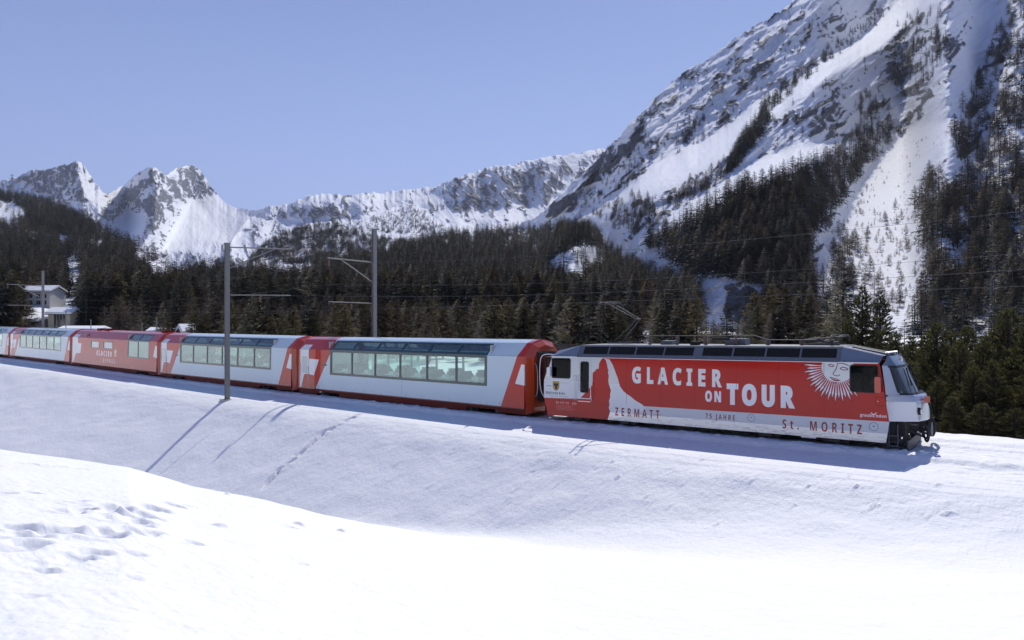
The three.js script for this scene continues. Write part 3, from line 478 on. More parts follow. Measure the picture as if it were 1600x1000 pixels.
const M = {
  dark: std([0.02, 0.021, 0.023], 0.6), black: std([0.012, 0.012, 0.013], 0.7), iron: std([0.09, 0.09, 0.095], 0.55, { metalness: 0.4 }), steel: std([0.4, 0.41, 0.43], 0.35, { metalness: 0.9 }),
  frame: phys([0.012, 0.05, 0.052], 0.25, { clearcoat: 0.6 }), red: phys([0.52, 0.04, 0.018], 0.3, { clearcoat: 1, clearcoatRoughness: 0.06 }), redEnd: phys([0.55, 0.06, 0.012], 0.3, { clearcoat: 1, clearcoatRoughness: 0.06, side: THREE.DoubleSide }), redDull: phys([0.14, 0.02, 0.013], 0.6, { specularIntensity: 0.4 }),
  white: phys([0.78, 0.79, 0.8], 0.35, { clearcoat: 0.6 }), glass: phys([0.8, 0.97, 0.9], 0.03, { transmission: 0.84, thickness: 0, ior: 1.75 }), roofGlass: phys([0.55, 0.68, 0.66], 0.04, { transmission: 1, thickness: 0, ior: 1.9 }),
  darkGlass: phys([0.3, 0.38, 0.38], 0.03, { transmission: 1, thickness: 0, ior: 1.4, specularIntensity: 0.5 }), seat: std([0.34, 0.4, 0.4], 0.9), floor: std([0.4, 0.4, 0.38], 0.8), inner: std([0.55, 0.55, 0.52], 0.7), silver: phys([0.55, 0.57, 0.6], 0.28, { metalness: 0.75 }), greyRoof: std([0.17, 0.18, 0.2], 0.45, { metalness: 0.3 }),
  rubber: std([0.02, 0.02, 0.02], 0.9), insulator: phys([0.2, 0.09, 0.05], 0.25, { clearcoat: 0.8 }), lens: phys([0.8, 0.8, 0.76], 0.1, { clearcoat: 1 }),
};
const CL = 17.9, CW = 2.65, CH = 3.8;
const cabZ = [[2.93, 0], [3.52, -0.557]];
function liveryWhite(n) {
  const [c, x] = canvasFor(CL, CH, 2048 / CL);
  x.fillStyle = '#c8dae3'; x.fillRect(0, 0, CL, CH);
  poly(x, [[-1, -1], [1.72, 0.3], [1.79, 0.59], [3.39, 2.93], [3.1, 3.57], [2.9, 4], [-1, 4]], '#bf220c');
  poly(x, [[16.4, 0.3], [16.54, 0.66], [17.47, 2.93], [17.62, 3.5], [17.6, 4], [19, 4], [19, -1], [16.3, -1]], '#bf220c');
  poly(x, [[0.14, 0.59], [0.14, 2.9], [0.3, 3.2], [1.14, 3.2], [1.08, 2.86], [1.09, 2.36], [2.13, 2.34], [1.62, 1.37], [0.92, 1.45], [0.6, 1.4], [0.3, 0.59]], '#e9ecec');
  poly(x, [[17.72, 2.57], [17.9, 2.56], [17.9, 1.62], [17.36, 1.68]], '#e9ecec');
  x.fillStyle = '#6a1712'; x.fillRect(0, 0, CL, 0.6);
  x.fillStyle = '#39434a'; x.fillRect(2.42, 1.98, 0.5, 0.1); words2(x, n, 2.86, 2.95, 2.42, 0.2, '#27323a');
  { const R = rng(4 + n.length); for (let i = 0; i < 420; i++) { x.fillStyle = 'rgba(70,62,55,' + (0.03 + 0.07 * R()) + ')'; const h = 0.3 + 0.9 * R() * R() * R(); x.fillRect(R() * CL, h, 0.03 + 0.25 * R() * R(), 0.02 + 0.16 * R()); } }
  x.strokeStyle = 'rgba(60,66,70,.55)'; x.lineWidth = 0.018; x.beginPath(); x.moveTo(0, 2.93); x.lineTo(CL, 2.93); x.moveTo(1.09, 0.6); x.lineTo(1.09, 2.9); x.moveTo(9.6, 0.6); x.lineTo(9.6, 1.4); x.stroke();
  words2(x, 'Ap 1311', 13.9, 14.5, 0.42, 0.07, '#d8cfc8', { weight: 'normal' }); x.fillStyle = 'rgba(220,210,205,.6)'; x.fillRect(14.7, 0.44, 0.8, 0.025); x.fillRect(14.7, 0.5, 0.6, 0.025); x.fillRect(6.2, 0.42, 0.25, 0.09);
  return phys([1, 1, 1], 0.3, { map: texOf(c), clearcoat: 0.7, clearcoatRoughness: 0.05, specularIntensity: 0.35 });
}
function liveryRed() {
  const [c, x] = canvasFor(CL, CH, 2048 / CL);
  x.fillStyle = '#bd1f14'; x.fillRect(0, 0, CL, CH);
  poly(x, [[0.14, 0.5], [0.14, 2.9], [0.3, 3.2], [1.5, 3.2], [1.42, 2.9], [1.45, 2.42], [2.3, 2.38], [2.1, 1.48], [1.45, 1.46], [1.0, 1.44], [0.34, 0.5]], '#e9ecec');
  poly(x, [[17.62, 2.6], [17.9, 2.6], [17.9, 1.64], [17.28, 1.72]], '#e9ecec');
  words2(x, 'GLACIER', 5.9, 9.25, 1.42, 0.42, '#f3f3f1', { squeeze: 0.9, stroke: '#f3f3f1', strokeWidth: 5 });
  words2(x, 'EXPRESS', 7.43, 10.0, 0.86, 0.33, '#f0e9e4', { squeeze: 0.8, weight: 'bold' });
  poly(x, [[9.7, 1.9], [10.0, 2.1], [10.3, 1.95], [10.15, 1.7], [10.25, 1.45], [9.95, 1.5], [9.75, 1.35], [9.85, 1.65]], '#d9c48a');
  x.strokeStyle = 'rgba(70,8,8,.8)'; x.lineWidth = 0.03; x.strokeRect(10.74, 0.8, 0.92, 2.05); x.beginPath(); x.moveTo(10.74, 2.02); x.lineTo(11.66, 2.02); x.stroke();
  x.fillStyle = '#7e1d19'; x.fillRect(0, 0, CL, 0.5); x.fillStyle = 'rgba(90,12,12,.9)'; x.fillRect(11.3, 1.6, 0.1, 0.5);
  return phys([1, 1, 1], 0.3, { map: texOf(c), clearcoat: 0.7, clearcoatRoughness: 0.05, specularIntensity: 0.35 });
}
const panes = [3.27, 5.3, 7.36, 9.44, 11.51, 13.6, 15.6];
function roofGeo() {
  const prof = []; for (let i = 0; i <= 12; i++) { const t = i / 12; prof.push([lerp(-0.557, -CW + 0.557, t), 3.52 + 0.15 * Math.sin(Math.PI * t)]); }
  const sh = shapeOf([...prof.map(([z, h]) => [-z, h]), ...prof.reverse().map(([z, h]) => [-z, h - 0.05])]), g = new THREE.ExtrudeGeometry(sh, { depth: CL, bevelEnabled: false });
  g.rotateY(Math.PI / 2); return g;   // (x, y, z) of the profile becomes (z, y, -x)
}
function endWall(x, dir) { // the bevelled end of a coach
  const o = [[0.05, 0.3], [0, 2.93], [0.557, 3.5], [CW / 2, 3.66], [CW - 0.557, 3.5], [CW, 2.93], [CW - 0.05, 0.3]], inn = [[0.42, 0.4], [0.42, 2.8], [0.78, 3.3], [CW / 2, 3.42], [CW - 0.78, 3.3], [CW - 0.42, 2.8], [CW - 0.42, 0.4]], pos = [], n = o.length;
  const quad = (a, b, c2, d) => { for (const q of dir > 0 ? [a, b, c2, a, c2, d] : [a, c2, b, a, d, c2]) pos.push(...q); };
  for (let i = 0; i < n; i++) { const j = (i + 1) % n; quad([x, o[i][1], -o[i][0]], [x, o[j][1], -o[j][0]], [x + dir * 0.2, inn[j][1], -inn[j][0]], [x + dir * 0.2, inn[i][1], -inn[i][0]]); }
  for (let i = 1; i < n - 1; i++) { const t = [0, i, i + 1].map((k) => [x + dir * 0.2, inn[k][1], -inn[k][0]]); for (const q of dir > 0 ? t : [t[0], t[2], t[1]]) pos.push(...q); }
  const g = new THREE.BufferGeometry(); g.setAttribute('position', new THREE.Float32BufferAttribute(pos, 3)); g.computeVertexNormals(); return plain(g);
}
function bellows(x, dir) { // the dark folding passage at a coach end
  const list = []; for (let i = 0; i < 2; i++) { const g = plate(rrect(CW / 2 - 0.68 + 0.03 * (i % 2), CW / 2 + 0.68 - 0.03 * (i % 2), 0.85, 3.12 - 0.03 * (i % 2), 0.1), [rect(CW / 2 - 0.45, CW / 2 + 0.45, 0.97, 2.93)], 0, 0.055); g.rotateY(Math.PI / 2); list.push(g.translate(x + dir * (0.02 + i * 0.06), 0, 0)); } return merge(list);
}
const seatGeo = (() => { const g = [box(-0.24, 0.24, 1.36, 1.48, -0.98, 0), box(0.22, 0.32, 1.42, 1.92, -0.98, 0), box(0.24, 0.31, 1.9, 2.06, -0.4, -0.1), box(0.24, 0.31, 1.9, 2.06, -0.88, -0.58), box(-0.15, 0.2, 1.0, 1.36, -0.7, -0.25)]; return merge(g); })();
const tableGeo = merge([box(-0.42, 0.42, 1.68, 1.72, -0.9, 0), box(-0.05, 0.05, 1.0, 1.68, -0.3, -0.2), box(-0.2, 0.2, 1.72, 1.86, -0.22, -0.1)]);
function bogieGeo() {
  const l = []; for (const dx of [-0.9, 0.9]) for (const z of [-0.55, -CW + 0.55]) { const w = new THREE.CylinderGeometry(0.37, 0.37, 0.1, 20); w.rotateX(Math.PI / 2); l.push(w.translate(dx, 0.37, z)); }
  l.push(box(-1.35, 1.35, 0.4, 0.6, -0.42, -0.3), box(-1.35, 1.35, 0.4, 0.6, -CW + 0.3, -CW + 0.42), box(-0.3, 0.3, 0.35, 0.7, -CW + 0.4, -0.4)); for (const dx of [-0.9, 0.9]) l.push(box(dx - 0.14, dx + 0.14, 0.22, 0.52, -0.34, -0.24)); return merge(l);
}
function coachShell(t, livery, holes, slantHoles, L = CL) {
  const c = (g) => centred(g, CL, CW), ol = [[0, 0.55], [CL, 0.55], [CL, 2.93], [0, 2.93]], sl = Math.hypot(0.59, 0.557);
  const side = leanIn(uvSide(plain(plate(ol, holes, -0.06, 0)), CL, CH), 0.021, 2.93), farSide = uvSide(mirrored(side.clone(), CW), CL, CH);
  part('body', c(merge([side, farSide])), livery, t);
  const s1 = slanted(plate(rect(0, CL, 0.003, sl - 0.003), slantHoles.map((h) => h), -0.05, 0), ...cabZ[0], ...cabZ[1]), u1 = uvSide(plain(s1), CL, CH), rg = uvSide(plain(roofGeo()), CL, CH);
  part('roof', c(merge([u1, mirrored(u1.clone(), CW), rg])), livery, t);
  part('end_wall', c(endWall(0, -1)), M.redEnd, t); part('end_wall', c(endWall(CL, 1)), M.redEnd, t);
  part('gangway', c(merge([bellows(-0.25, -1), bellows(CL + 0.2, 1)])), M.dark, t);
  for (const [x, d] of [[-0.2, -1], [CL + 0.2, 1]]) for (const z of [-0.5, -CW + 0.5]) part('handrail', c(tube([[x, 1.1, z], [x + d * 0.1, 1.2, z], [x + d * 0.1, 2.5, z], [x, 2.6, z]], 0.02, 14)), M.steel, t);
  part('skirt', c(merge([plate([[0, 0.3], [2.0, 0.3], [2.1, 0.42], [4.0, 0.42], [4.1, 0.24], [14.2, 0.24], [14.3, 0.42], [16.2, 0.42], [16.3, 0.3], [CL, 0.3], [CL, 0.56], [0, 0.56]], [], -0.06, -0.02), box(0.02, CL - 0.02, 0.5, 0.6, -CW + 0.05, -0.07), plate([[0, 0.3], [CL, 0.3], [CL, 0.56], [0, 0.56]], [], -CW + 0.02, -CW + 0.06)])), M.redDull, t);
  part('floor', c(box(0.06, CL - 0.06, 0.92, 0.98, -CW + 0.065, -0.065)), M.floor, t);
  const bg = bogieGeo(); for (const x of [3.05, CL - 2.75]) part('bogie', c(bg.clone().translate(x, 0, 0)), M.iron, t);
}
function panorama(name, label, num) {
  const t = thing(name, label, 'train coach', null, 'panorama coaches of the train'), c = (g) => centred(g, CL, CW), a = panes[0], b = panes[6], sl = Math.hypot(0.59, 0.557);
  coachShell(t, liveryWhite(num), [rect(a, b, 1.52, 2.9)], [rect(a + 0.05, b + 0.02, 0.1, sl - 0.12)]);
  const hl = []; for (let i = 0; i < 6; i++) hl.push(rrect(panes[i] + (i ? 0.06 : 0.12), panes[i + 1] - (i < 5 ? 0.06 : 0.12), 1.6, 2.8, 0.07));
  const fr = leanIn(plain(plate(rect(a - 0.04, b + 0.04, 1.48, 2.94), hl, -0.05, 0.006)), 0.021, 2.93);
  part('window_frame', c(merge([fr, mirrored(fr.clone(), CW)])), M.frame, t);
  const hs = []; for (let i = 0; i < 6; i++) hs.push(rrect(panes[i] + 0.07, panes[i + 1] - 0.07, 0.15, sl - 0.17, 0.05));
  const fs = plain(slanted(plate(rect(a - 0.02, b + 0.05, 0.012, sl - 0.08), hs, -0.04, 0.006), ...cabZ[0], ...cabZ[1]));
  part('roof_window_frame', c(merge([fs, mirrored(fs.clone(), CW)])), M.frame, t);
  for (let i = 0; i < 6; i++) {
    const p = panes[i] + 0.03, q = panes[i + 1] - 0.03, lower = leanIn(plain(plate(rect(p, q, 1.57, 2.84), [], -0.028, -0.022)), 0.021, 2.93), upper = plain(slanted(plate(rect(p, q, 0.13, sl - 0.15), [], -0.026, -0.02), ...cabZ[0], ...cabZ[1]));
    part('window', c(lower), M.glass, t); part('roof_window', c(upper), M.roofGlass, t); part('window', c(mirrored(lower, CW)), M.glass, t); part('roof_window', c(mirrored(upper, CW)), M.roofGlass, t);
  }
  const pw = leanIn(plain(plate(rrect(0.32, 0.92, 1.48, 2.5, 0.06), [], -0.004, 0.006)), 0.021, 2.93); part('door_window', c(pw), phys([0.42, 0.46, 0.48], 0.15, { clearcoat: 1 }), t);
  part('door', c(merge([leanIn(plain(plate(rect(0.14, 0.165, 0.6, 2.9), [], 0, 0.012)), 0.021, 2.93), leanIn(plain(plate(rect(1.075, 1.1, 0.6, 2.9), [], 0, 0.012)), 0.021, 2.93), rod([0.2, 1.3, 0.035], [0.2, 2.1, 0.035], 0.014), rod([1.02, 1.1, 0.035], [1.02, 1.9, 0.035], 0.014)])), M.steel, t);
  part('partition', c(merge([box(3.0, 3.05, 0.98, 3.4, -CW + 0.5, -0.1), box(15.75, 15.8, 0.98, 3.4, -CW + 0.5, -0.1)])), M.inner, t);
  for (let i = 0; i < 6; i++) { const m = (panes[i] + panes[i + 1]) / 2; for (const z of [-0.12, -1.55]) { part('seat', c(seatGeo.clone().translate(m + 0.66, 0, z)), M.seat, t); part('seat', c(seatGeo.clone().scale(-1, 1, 1).translate(m - 0.66, 0, z)), M.seat, t); part('table', c(tableGeo.clone().translate(m, 0, z)), M.white, t); } }
  return t;
}
const pano = panorama('panorama_coach', 'white panorama coach with red ends coupled directly behind the locomotive', '1');
place(pano, VEH.c1, CL, CW);
for (const [k, label] of [['c2', 'white panorama coach behind the overhead line mast, second in line after the locomotive'], ['c4', 'white panorama coach with red ends left of the all-red coach'], ['c5', 'white panorama coach cut off by the left edge, last one of the train']]) { const o = copyOf(pano, 'panorama_coach'); o.userData.label = label; place(o, VEH[k], CL, CW); }
{ // the red service coach
  const t = thing('red_coach', 'all-red service coach with white lettering and few windows, third behind the locomotive', 'train coach', null), c = (g) => centred(g, CL, CW), sl = Math.hypot(0.59, 0.557);
  const small = [[4.6, 6.42], [7.43, 9.38]], big = [12.52, 14.45, 16.48];
  coachShell(t, liveryRed(), [...small.map(([a, b]) => rrect(a, b, 2.08, 2.66, 0.08)), rect(12.5, 16.5, 1.52, 2.9)], [rect(12.55, 16.45, 0.1, sl - 0.12)]);
  for (const [a, b] of small) { const f = leanIn(plain(plate(rrect(a - 0.05, b + 0.05, 2.03, 2.71, 0.1), [rrect(a + 0.04, b - 0.04, 2.12, 2.62, 0.06)], -0.05, 0.008)), 0.021, 2.93); const w = part('window', c(f), M.frame, t); part('pane', c(leanIn(plain(plate(rect(a + 0.02, b - 0.02, 2.1, 2.64), [], -0.03, -0.024)), 0.021, 2.93)), phys([0.5, 0.56, 0.56], 0.05, { clearcoat: 1 }), w); part('bar', c(box(a + 0.04, b - 0.04, 2.36, 2.4, -0.02, 0.006)), M.steel, w); }
  const fr = leanIn(plain(plate(rect(12.46, 16.54, 1.48, 2.94), [rrect(12.56, 14.41, 1.58, 2.84, 0.06), rrect(14.5, 16.44, 1.58, 2.84, 0.06)], -0.05, 0.006)), 0.021, 2.93); part('window_frame', c(merge([fr, mirrored(fr.clone(), CW)])), M.frame, t);
  const fs = plain(slanted(plate(rect(12.52, 16.5, 0.012, sl - 0.08), [rrect(12.6, 14.42, 0.14, sl - 0.17, 0.05), rrect(14.52, 16.42, 0.14, sl - 0.17, 0.05)], -0.04, 0.006), ...cabZ[0], ...cabZ[1])); part('roof_window_frame', c(merge([fs, mirrored(fs.clone(), CW)])), M.frame, t);
  for (let i = 0; i < 2; i++) { const p = big[i] + 0.02, q = big[i + 1] - 0.01, lower = leanIn(plain(plate(rect(p, q, 1.56, 2.86), [], -0.028, -0.022)), 0.021, 2.93), upper = plain(slanted(plate(rect(p + 0.03, q - 0.03, 0.13, sl - 0.15), [], -0.026, -0.02), ...cabZ[0], ...cabZ[1])); part('window', c(lower), M.glass, t); part('roof_window', c(upper), M.roofGlass, t); part('window', c(mirrored(lower, CW)), M.glass, t); part('roof_window', c(mirrored(upper, CW)), M.roofGlass, t); }
  for (const x of [3.2, 4.9, 16.4]) part('roof_vent', c(box(x, x + 0.7, 3.64, 3.8, -1.6, -1.0)), M.redDull, t);
  part('partition', c(merge([box(12.3, 12.36, 0.98, 3.4, -CW + 0.5, -0.1), box(3.0, 3.05, 0.98, 3.4, -CW + 0.5, -0.1)])), M.inner, t);
  part('counter', c(box(12.6, 14.2, 0.98, 2.0, -2.0, -1.3)), M.white, t);
  place(t, VEH.c3, CL, CW);
}
// ---------- the locomotive ----------
{
  const LL = 15, LW = 2.8, LH = 3.6, KP = 2048 / 14.4, t = thing('electric_locomotive', 'red and silver electric locomotive with sun and mountain artwork pulling the train', 'locomotive', null), c = (g) => centred(g, LL, LW);
  const [cv, x] = canvasFor(14.4, LH, KP), [mv, mx] = canvasFor(14.4, LH, KP);   // colours, and which of them are metal foil
  const RED = '#bf1a0c', FOIL = '#c6cbd0', foil = (f) => { mx.fillStyle = mx.strokeStyle = 'rgb(0,95,185)'; f(mx); }, matt = (f) => { mx.fillStyle = mx.strokeStyle = 'rgb(0,88,0)'; f(mx); };
  const fillP = (q, pts) => { q.beginPath(); pts.forEach(([a, b], i) => (i ? q.lineTo(a, b) : q.moveTo(a, b))); q.closePath(); q.fill(); };
  mx.fillStyle = 'rgb(0,88,0)'; mx.fillRect(0, 0, 14.4, LH);
  x.fillStyle = RED; x.fillRect(0, 0, 14.4, LH);
  const band = [[3.72, 1.06], [14.4, 1.09], [14.4, 0], [3.5, 0]]; x.fillStyle = '#d6d9db'; fillP(x, band); foil((q) => fillP(q, [[3.72, 0.72], [14.4, 0.7], [14.4, 0], [3.5, 0]]));
  const cab = [[-0.1, 1.13], [2.3, 1.12], [2.98, 1.78], [2.98, 2.93], [3.52, 2.93], [3.52, 3.6], [-0.1, 3.6]]; x.fillStyle = '#e6e8e8'; fillP(x, [[-0.1, 1.13], [2.3, 1.12], [2.98, 1.78], [2.98, 2.0], [-0.1, 1.98]]); x.fillStyle = FOIL; fillP(x, [[-0.1, 1.96], [3.05, 1.9], [3.05, 2.32], [3.12, 2.39], [3.28, 2.48], [3.31, 2.71], [3.5, 2.93], [3.5, 3.6], [-0.1, 3.6]]); foil((q) => fillP(q, [[-0.1, 1.96], [3.05, 1.9], [3.05, 2.32], [3.12, 2.39], [3.28, 2.48], [3.31, 2.71], [3.5, 2.93], [3.5, 3.6], [-0.1, 3.6]]));
  // the white peak, and the red shape in front of it
  const peak = [[3.5, 2.93], [3.8, 2.88], [3.95, 2.66], [4.08, 2.38], [4.2, 2.1], [4.3, 1.8], [4.45, 1.62], [4.62, 1.5], [4.78, 1.42], [4.98, 1.28], [5.33, 1.11], [5.5, 0.9], [3.6, 0.35]];
  x.fillStyle = '#eceded'; fillP(x, peak); x.fillStyle = FOIL; const top = [[3.5, 2.93], [3.8, 2.88], [3.95, 2.66], [4.08, 2.38], [4.2, 2.1], [4.26, 1.9], [3.7, 1.9]]; fillP(x, top); foil((q) => fillP(q, top));
  const sil = [[2.98, 1.2], [3.0, 2.3], [3.05, 2.34], [3.12, 2.39], [3.16, 2.46], [3.28, 2.48], [3.31, 2.71], [3.42, 2.88], [3.52, 2.94], [3.62, 2.84], [3.69, 2.66], [3.72, 2.5], [3.76, 2.44], [3.73, 2.36], [3.77, 2.2], [3.75, 2.0], [3.78, 1.86], [3.83, 1.74], [3.88, 1.61], [3.84, 1.45], [3.85, 1.34], [3.79, 1.18], [3.82, 1.03], [3.78, 0.9], [3.85, 0.76], [3.8, 0.6], [3.74, 0.44], [3.7, 0], [-0.2, 0], [-0.2, 1.12]];
  x.fillStyle = RED; fillP(x, sil); matt((q) => fillP(q, sil)); fillP(x, [[2.3, 1.13], [2.99, 1.78], [3.0, 1.0], [2.3, 1.0]]);
  // lettering
  words2(x, 'GLACIER', 4.83, 8.53, 1.98, 0.6, '#d9dce0', { squeeze: 0.72, tilt: -0.004, stroke: '#d9dce0', strokeWidth: 6 }); mx.save(); foil((q) => words2(q, 'GLACIER', 4.83, 8.53, 1.98, 0.6, 'rgb(0,95,150)', { squeeze: 0.72, tilt: -0.004, stroke: 'rgb(0,95,150)', strokeWidth: 6 })); mx.restore();
  words2(x, 'ON', 7.91, 8.55, 1.41, 0.37, '#f1f1f1', { squeeze: 0.72, stroke: '#f1f1f1', strokeWidth: 7 });
  words2(x, 'TOUR', 8.76, 11.1, 1.37, 0.68, '#f3f3f3', { squeeze: 0.76, stroke: '#f3f3f3', strokeWidth: 9 });
  words2(x, 'ZERMATT', 4.08, 6.06, 0.61, 0.32, '#8e1f22', { squeeze: 0.66 });
  words2(x, '75 JAHRE', 7.93, 9.06, 0.77, 0.18, '#8e1f22', { squeeze: 0.72 });
  words2(x, 'St.', 10.72, 11.3, 0.62, 0.3, '#8e1f22', { squeeze: 0.7 }); words2(x, 'MORITZ', 11.62, 13.26, 0.62, 0.31, '#8e1f22', { squeeze: 0.68 });
  words2(x, 'graub', 13.2, 13.55, 1.2, 0.1, '#f4f4f4', { squeeze: 0.9 }); words2(x, 'ü', 13.56, 13.64, 1.2, 0.1, '#f4f4f4'); words2(x, 'nden', 13.66, 13.98, 1.2, 0.1, '#f4f4f4', { squeeze: 0.9 });
  x.strokeStyle = '#f4f4f4'; x.lineWidth = 0.03; x.beginPath(); x.moveTo(13.53, 1.35); x.quadraticCurveTo(13.56, 1.29, 13.6, 1.29); x.quadraticCurveTo(13.65, 1.29, 13.68, 1.35); x.stroke();
  words2(x, 'Rhätische Bahn', 0.6, 1.62, 1.32, 0.105, '#26302e', { squeeze: 0.8 }); words2(x, 'Viafier retica · Ferrovia retica', 0.85, 1.75, 1.22, 0.05, '#8a9092', { weight: 'normal' });
  words2(x, 'Filisur', 1.37, 1.86, 1.78, 0.13, '#b9bdc0', { weight: 'normal', squeeze: 0.8 }); x.fillStyle = '#666'; x.fillRect(0.62, 1.66, 0.28, 0.02);
  words2(x, 'Ge 4/4 III   650', 1.15, 2.2, 0.93, 0.1, '#e3d2cc', { squeeze: 0.7 }); x.fillStyle = 'rgba(230,205,200,.55)'; for (const [h, w] of [[0.84, 0.9], [0.78, 0.75], [0.72, 0.95], [0.66, 0.8]]) x.fillRect(1.17, h, w, 0.02);
  { // shield with a dark beast
    x.fillStyle = '#c9a63c'; x.beginPath(); x.moveTo(0.98, 1.87); x.lineTo(1.3, 1.87); x.lineTo(1.3, 1.66); x.quadraticCurveTo(1.29, 1.53, 1.14, 1.48); x.quadraticCurveTo(0.99, 1.53, 0.98, 1.66); x.closePath(); x.fill(); x.strokeStyle = '#3a3420'; x.lineWidth = 0.015; x.stroke();
    x.fillStyle = '#24221c'; x.beginPath(); [[1.14, 1.83], [1.18, 1.78], [1.27, 1.82], [1.26, 1.7], [1.2, 1.66], [1.22, 1.58], [1.15, 1.53], [1.08, 1.57], [1.09, 1.65], [1.02, 1.7], [1.01, 1.82], [1.1, 1.78]].forEach(([a, b], i) => (i ? x.lineTo(a, b) : x.moveTo(a, b))); x.fill();
  }
  for (const s of [9.65, 13.6]) { x.strokeStyle = '#7d8287'; x.lineWidth = 0.018; x.beginPath(); x.arc(s, 0.9, 0.13, 0, 7); x.stroke(); x.fillStyle = '#50555a'; x.fillRect(s - 0.03, 0.9, 0.06, 0.03); }
  x.strokeStyle = 'rgba(80,8,10,.85)'; x.lineWidth = 0.016; x.strokeRect(13.67, 1.58, 0.31, 0.27); x.fillStyle = '#eee'; x.fillRect(13.71, 1.7, 0.03, 0.03);
  { // the sun: a foil disc with a face, flaming rays all round
    const cx = 12.53, cy = 2.78, r0 = 0.5, ray = (q, edge) => { for (let i = 0; i < 30; i++) { const a = Math.PI * (0.97 + 1.06 * (i + 0.5) / 30), l = (i % 2 ? 1.05 : 1.2), n = [Math.cos(a + Math.PI / 2), Math.sin(a + Math.PI / 2)], pt = (r, o) => [cx + r * Math.cos(a) * 0.95 + n[0] * o, cy + r * Math.sin(a) + n[1] * o], w = 0.05; q.beginPath(); q.moveTo(...pt(r0, w)); q.bezierCurveTo(...pt(r0 + 0.25, w + 0.05), ...pt(r0 + 0.4, w - 0.07), ...pt(l, 0)); q.bezierCurveTo(...pt(r0 + 0.42, -w - 0.05), ...pt(r0 + 0.22, -w + 0.05), ...pt(r0, -w)); q.closePath(); q.fill(); if (edge) q.stroke(); } };
    x.save(); x.beginPath(); x.rect(11.3, 0.9, 3, 2.04); x.clip(); x.fillStyle = '#f1eeee'; x.strokeStyle = '#5a1a2a'; x.lineWidth = 0.012; ray(x, true);
    x.strokeStyle = '#b9221d'; x.lineWidth = 0.03; for (let i = 0; i < 30; i++) { const a = Math.PI * (0.97 + 1.06 * (i + 0.5) / 30); x.beginPath(); x.moveTo(cx + (r0 + 0.02) * Math.cos(a) * 0.95, cy + (r0 + 0.02) * Math.sin(a)); x.lineTo(cx + (r0 + 0.36) * Math.cos(a + 0.03) * 0.95, cy + (r0 + 0.36) * Math.sin(a + 0.03)); x.stroke(); }
    x.fillStyle = '#d3d8dd'; x.beginPath(); x.arc(cx, cy, r0, 0, 7); x.fill(); foil((q) => { q.save(); q.beginPath(); q.rect(11.3, 0.9, 3, 2.04); q.clip(); q.beginPath(); q.arc(cx, cy, r0, 0, 7); q.fill(); q.restore(); });
    x.strokeStyle = '#5b1c33'; x.lineWidth = 0.022; const cur = (...p) => { x.beginPath(); x.moveTo(p[0], p[1]); x.quadraticCurveTo(p[2], p[3], p[4], p[5]); x.stroke(); };
    cur(12.24, 2.84, 12.33, 2.92, 12.42, 2.82); cur(12.25, 2.83, 12.34, 2.77, 12.42, 2.82); cur(12.6, 2.74, 12.72, 2.84, 12.85, 2.72); cur(12.6, 2.74, 12.73, 2.66, 12.85, 2.72); cur(12.53, 2.93, 12.5, 2.7, 12.42, 2.62); cur(12.42, 2.62, 12.34, 2.53, 12.45, 2.51); cur(12.45, 2.51, 12.55, 2.46, 12.6, 2.54); cur(12.56, 2.9, 12.66, 2.95, 12.88, 2.84);
    x.fillStyle = '#8a2a3e'; x.beginPath(); x.moveTo(12.28, 2.44); x.quadraticCurveTo(12.4, 2.36, 12.6, 2.34); x.quadraticCurveTo(12.44, 2.26, 12.3, 2.42); x.fill(); cur(12.28, 2.44, 12.44, 2.42, 12.61, 2.34); cur(12.36, 2.28, 12.42, 2.24, 12.5, 2.26);
    x.restore();
  }
  x.strokeStyle = 'rgba(50,20,20,.45)'; x.lineWidth = 0.012; x.beginPath(); x.moveTo(0, 1.1); x.lineTo(3.8, 1.06); x.moveTo(7.5, 1.1); x.lineTo(7.5, 2.93); x.stroke();
  { const R = rng(8); x.fillStyle = 'rgba(90,85,80,.10)'; for (let i = 0; i < 420; i++) x.fillRect(R() * 14.4, 0.38 + R() * R() * 0.4, 0.03 + R() * R() * 0.5, 0.01 + R() * 0.06); x.strokeStyle = 'rgba(60,8,8,.5)'; x.lineWidth = 0.012; for (const q of [4.6, 6.1, 9.1, 10.6, 12.1]) { x.beginPath(); x.moveTo(q, 1.1); x.lineTo(q, 2.93); x.stroke(); } }
  const mTex = texOf(mv, false), sideMat = phys([1, 1, 1], 1, { map: texOf(cv), roughnessMap: mTex, metalnessMap: mTex, metalness: 1, clearcoat: 0.55, clearcoatRoughness: 0.05, specularIntensity: 0.35 });
  const silverBump = noiseTexture(128, (u, v) => 0.5 + 0.5 * n4(u, v, 4));
  const wins = [rrect(0.93, 1.86, 2.05, 2.86, 0.07), rrect(2.42, 2.78, 1.49, 2.74, 0.07), rrect(12.93, 13.72, 2.01, 2.85, 0.07)];
  const ol = [[0.72, 0.41], [0.5, 1.17], [0.5, 1.93], [0.88, 2.93], [13.78, 2.93], [14.05, 1.095], [13.95, 0.41]];
  const side = leanIn(uvSide(plain(plate(ol, wins, -0.06, 0)), 14.4, LH), 0.045, 1.1), far = uvSide(mirrored(side.clone(), LW), 14.4, LH);
  part('body', c(merge([side, far])), sideMat, t);
  // windows in the sides
  const pane = (w, m = M.darkGlass) => { for (const far of [0, 1]) { const g = leanIn(plain(plate(w, [], -0.035, -0.028)), 0.045, 1.1); part('window', c(far ? mirrored(g, LW) : g), m, t); } };
  wins.forEach((w) => pane(w));
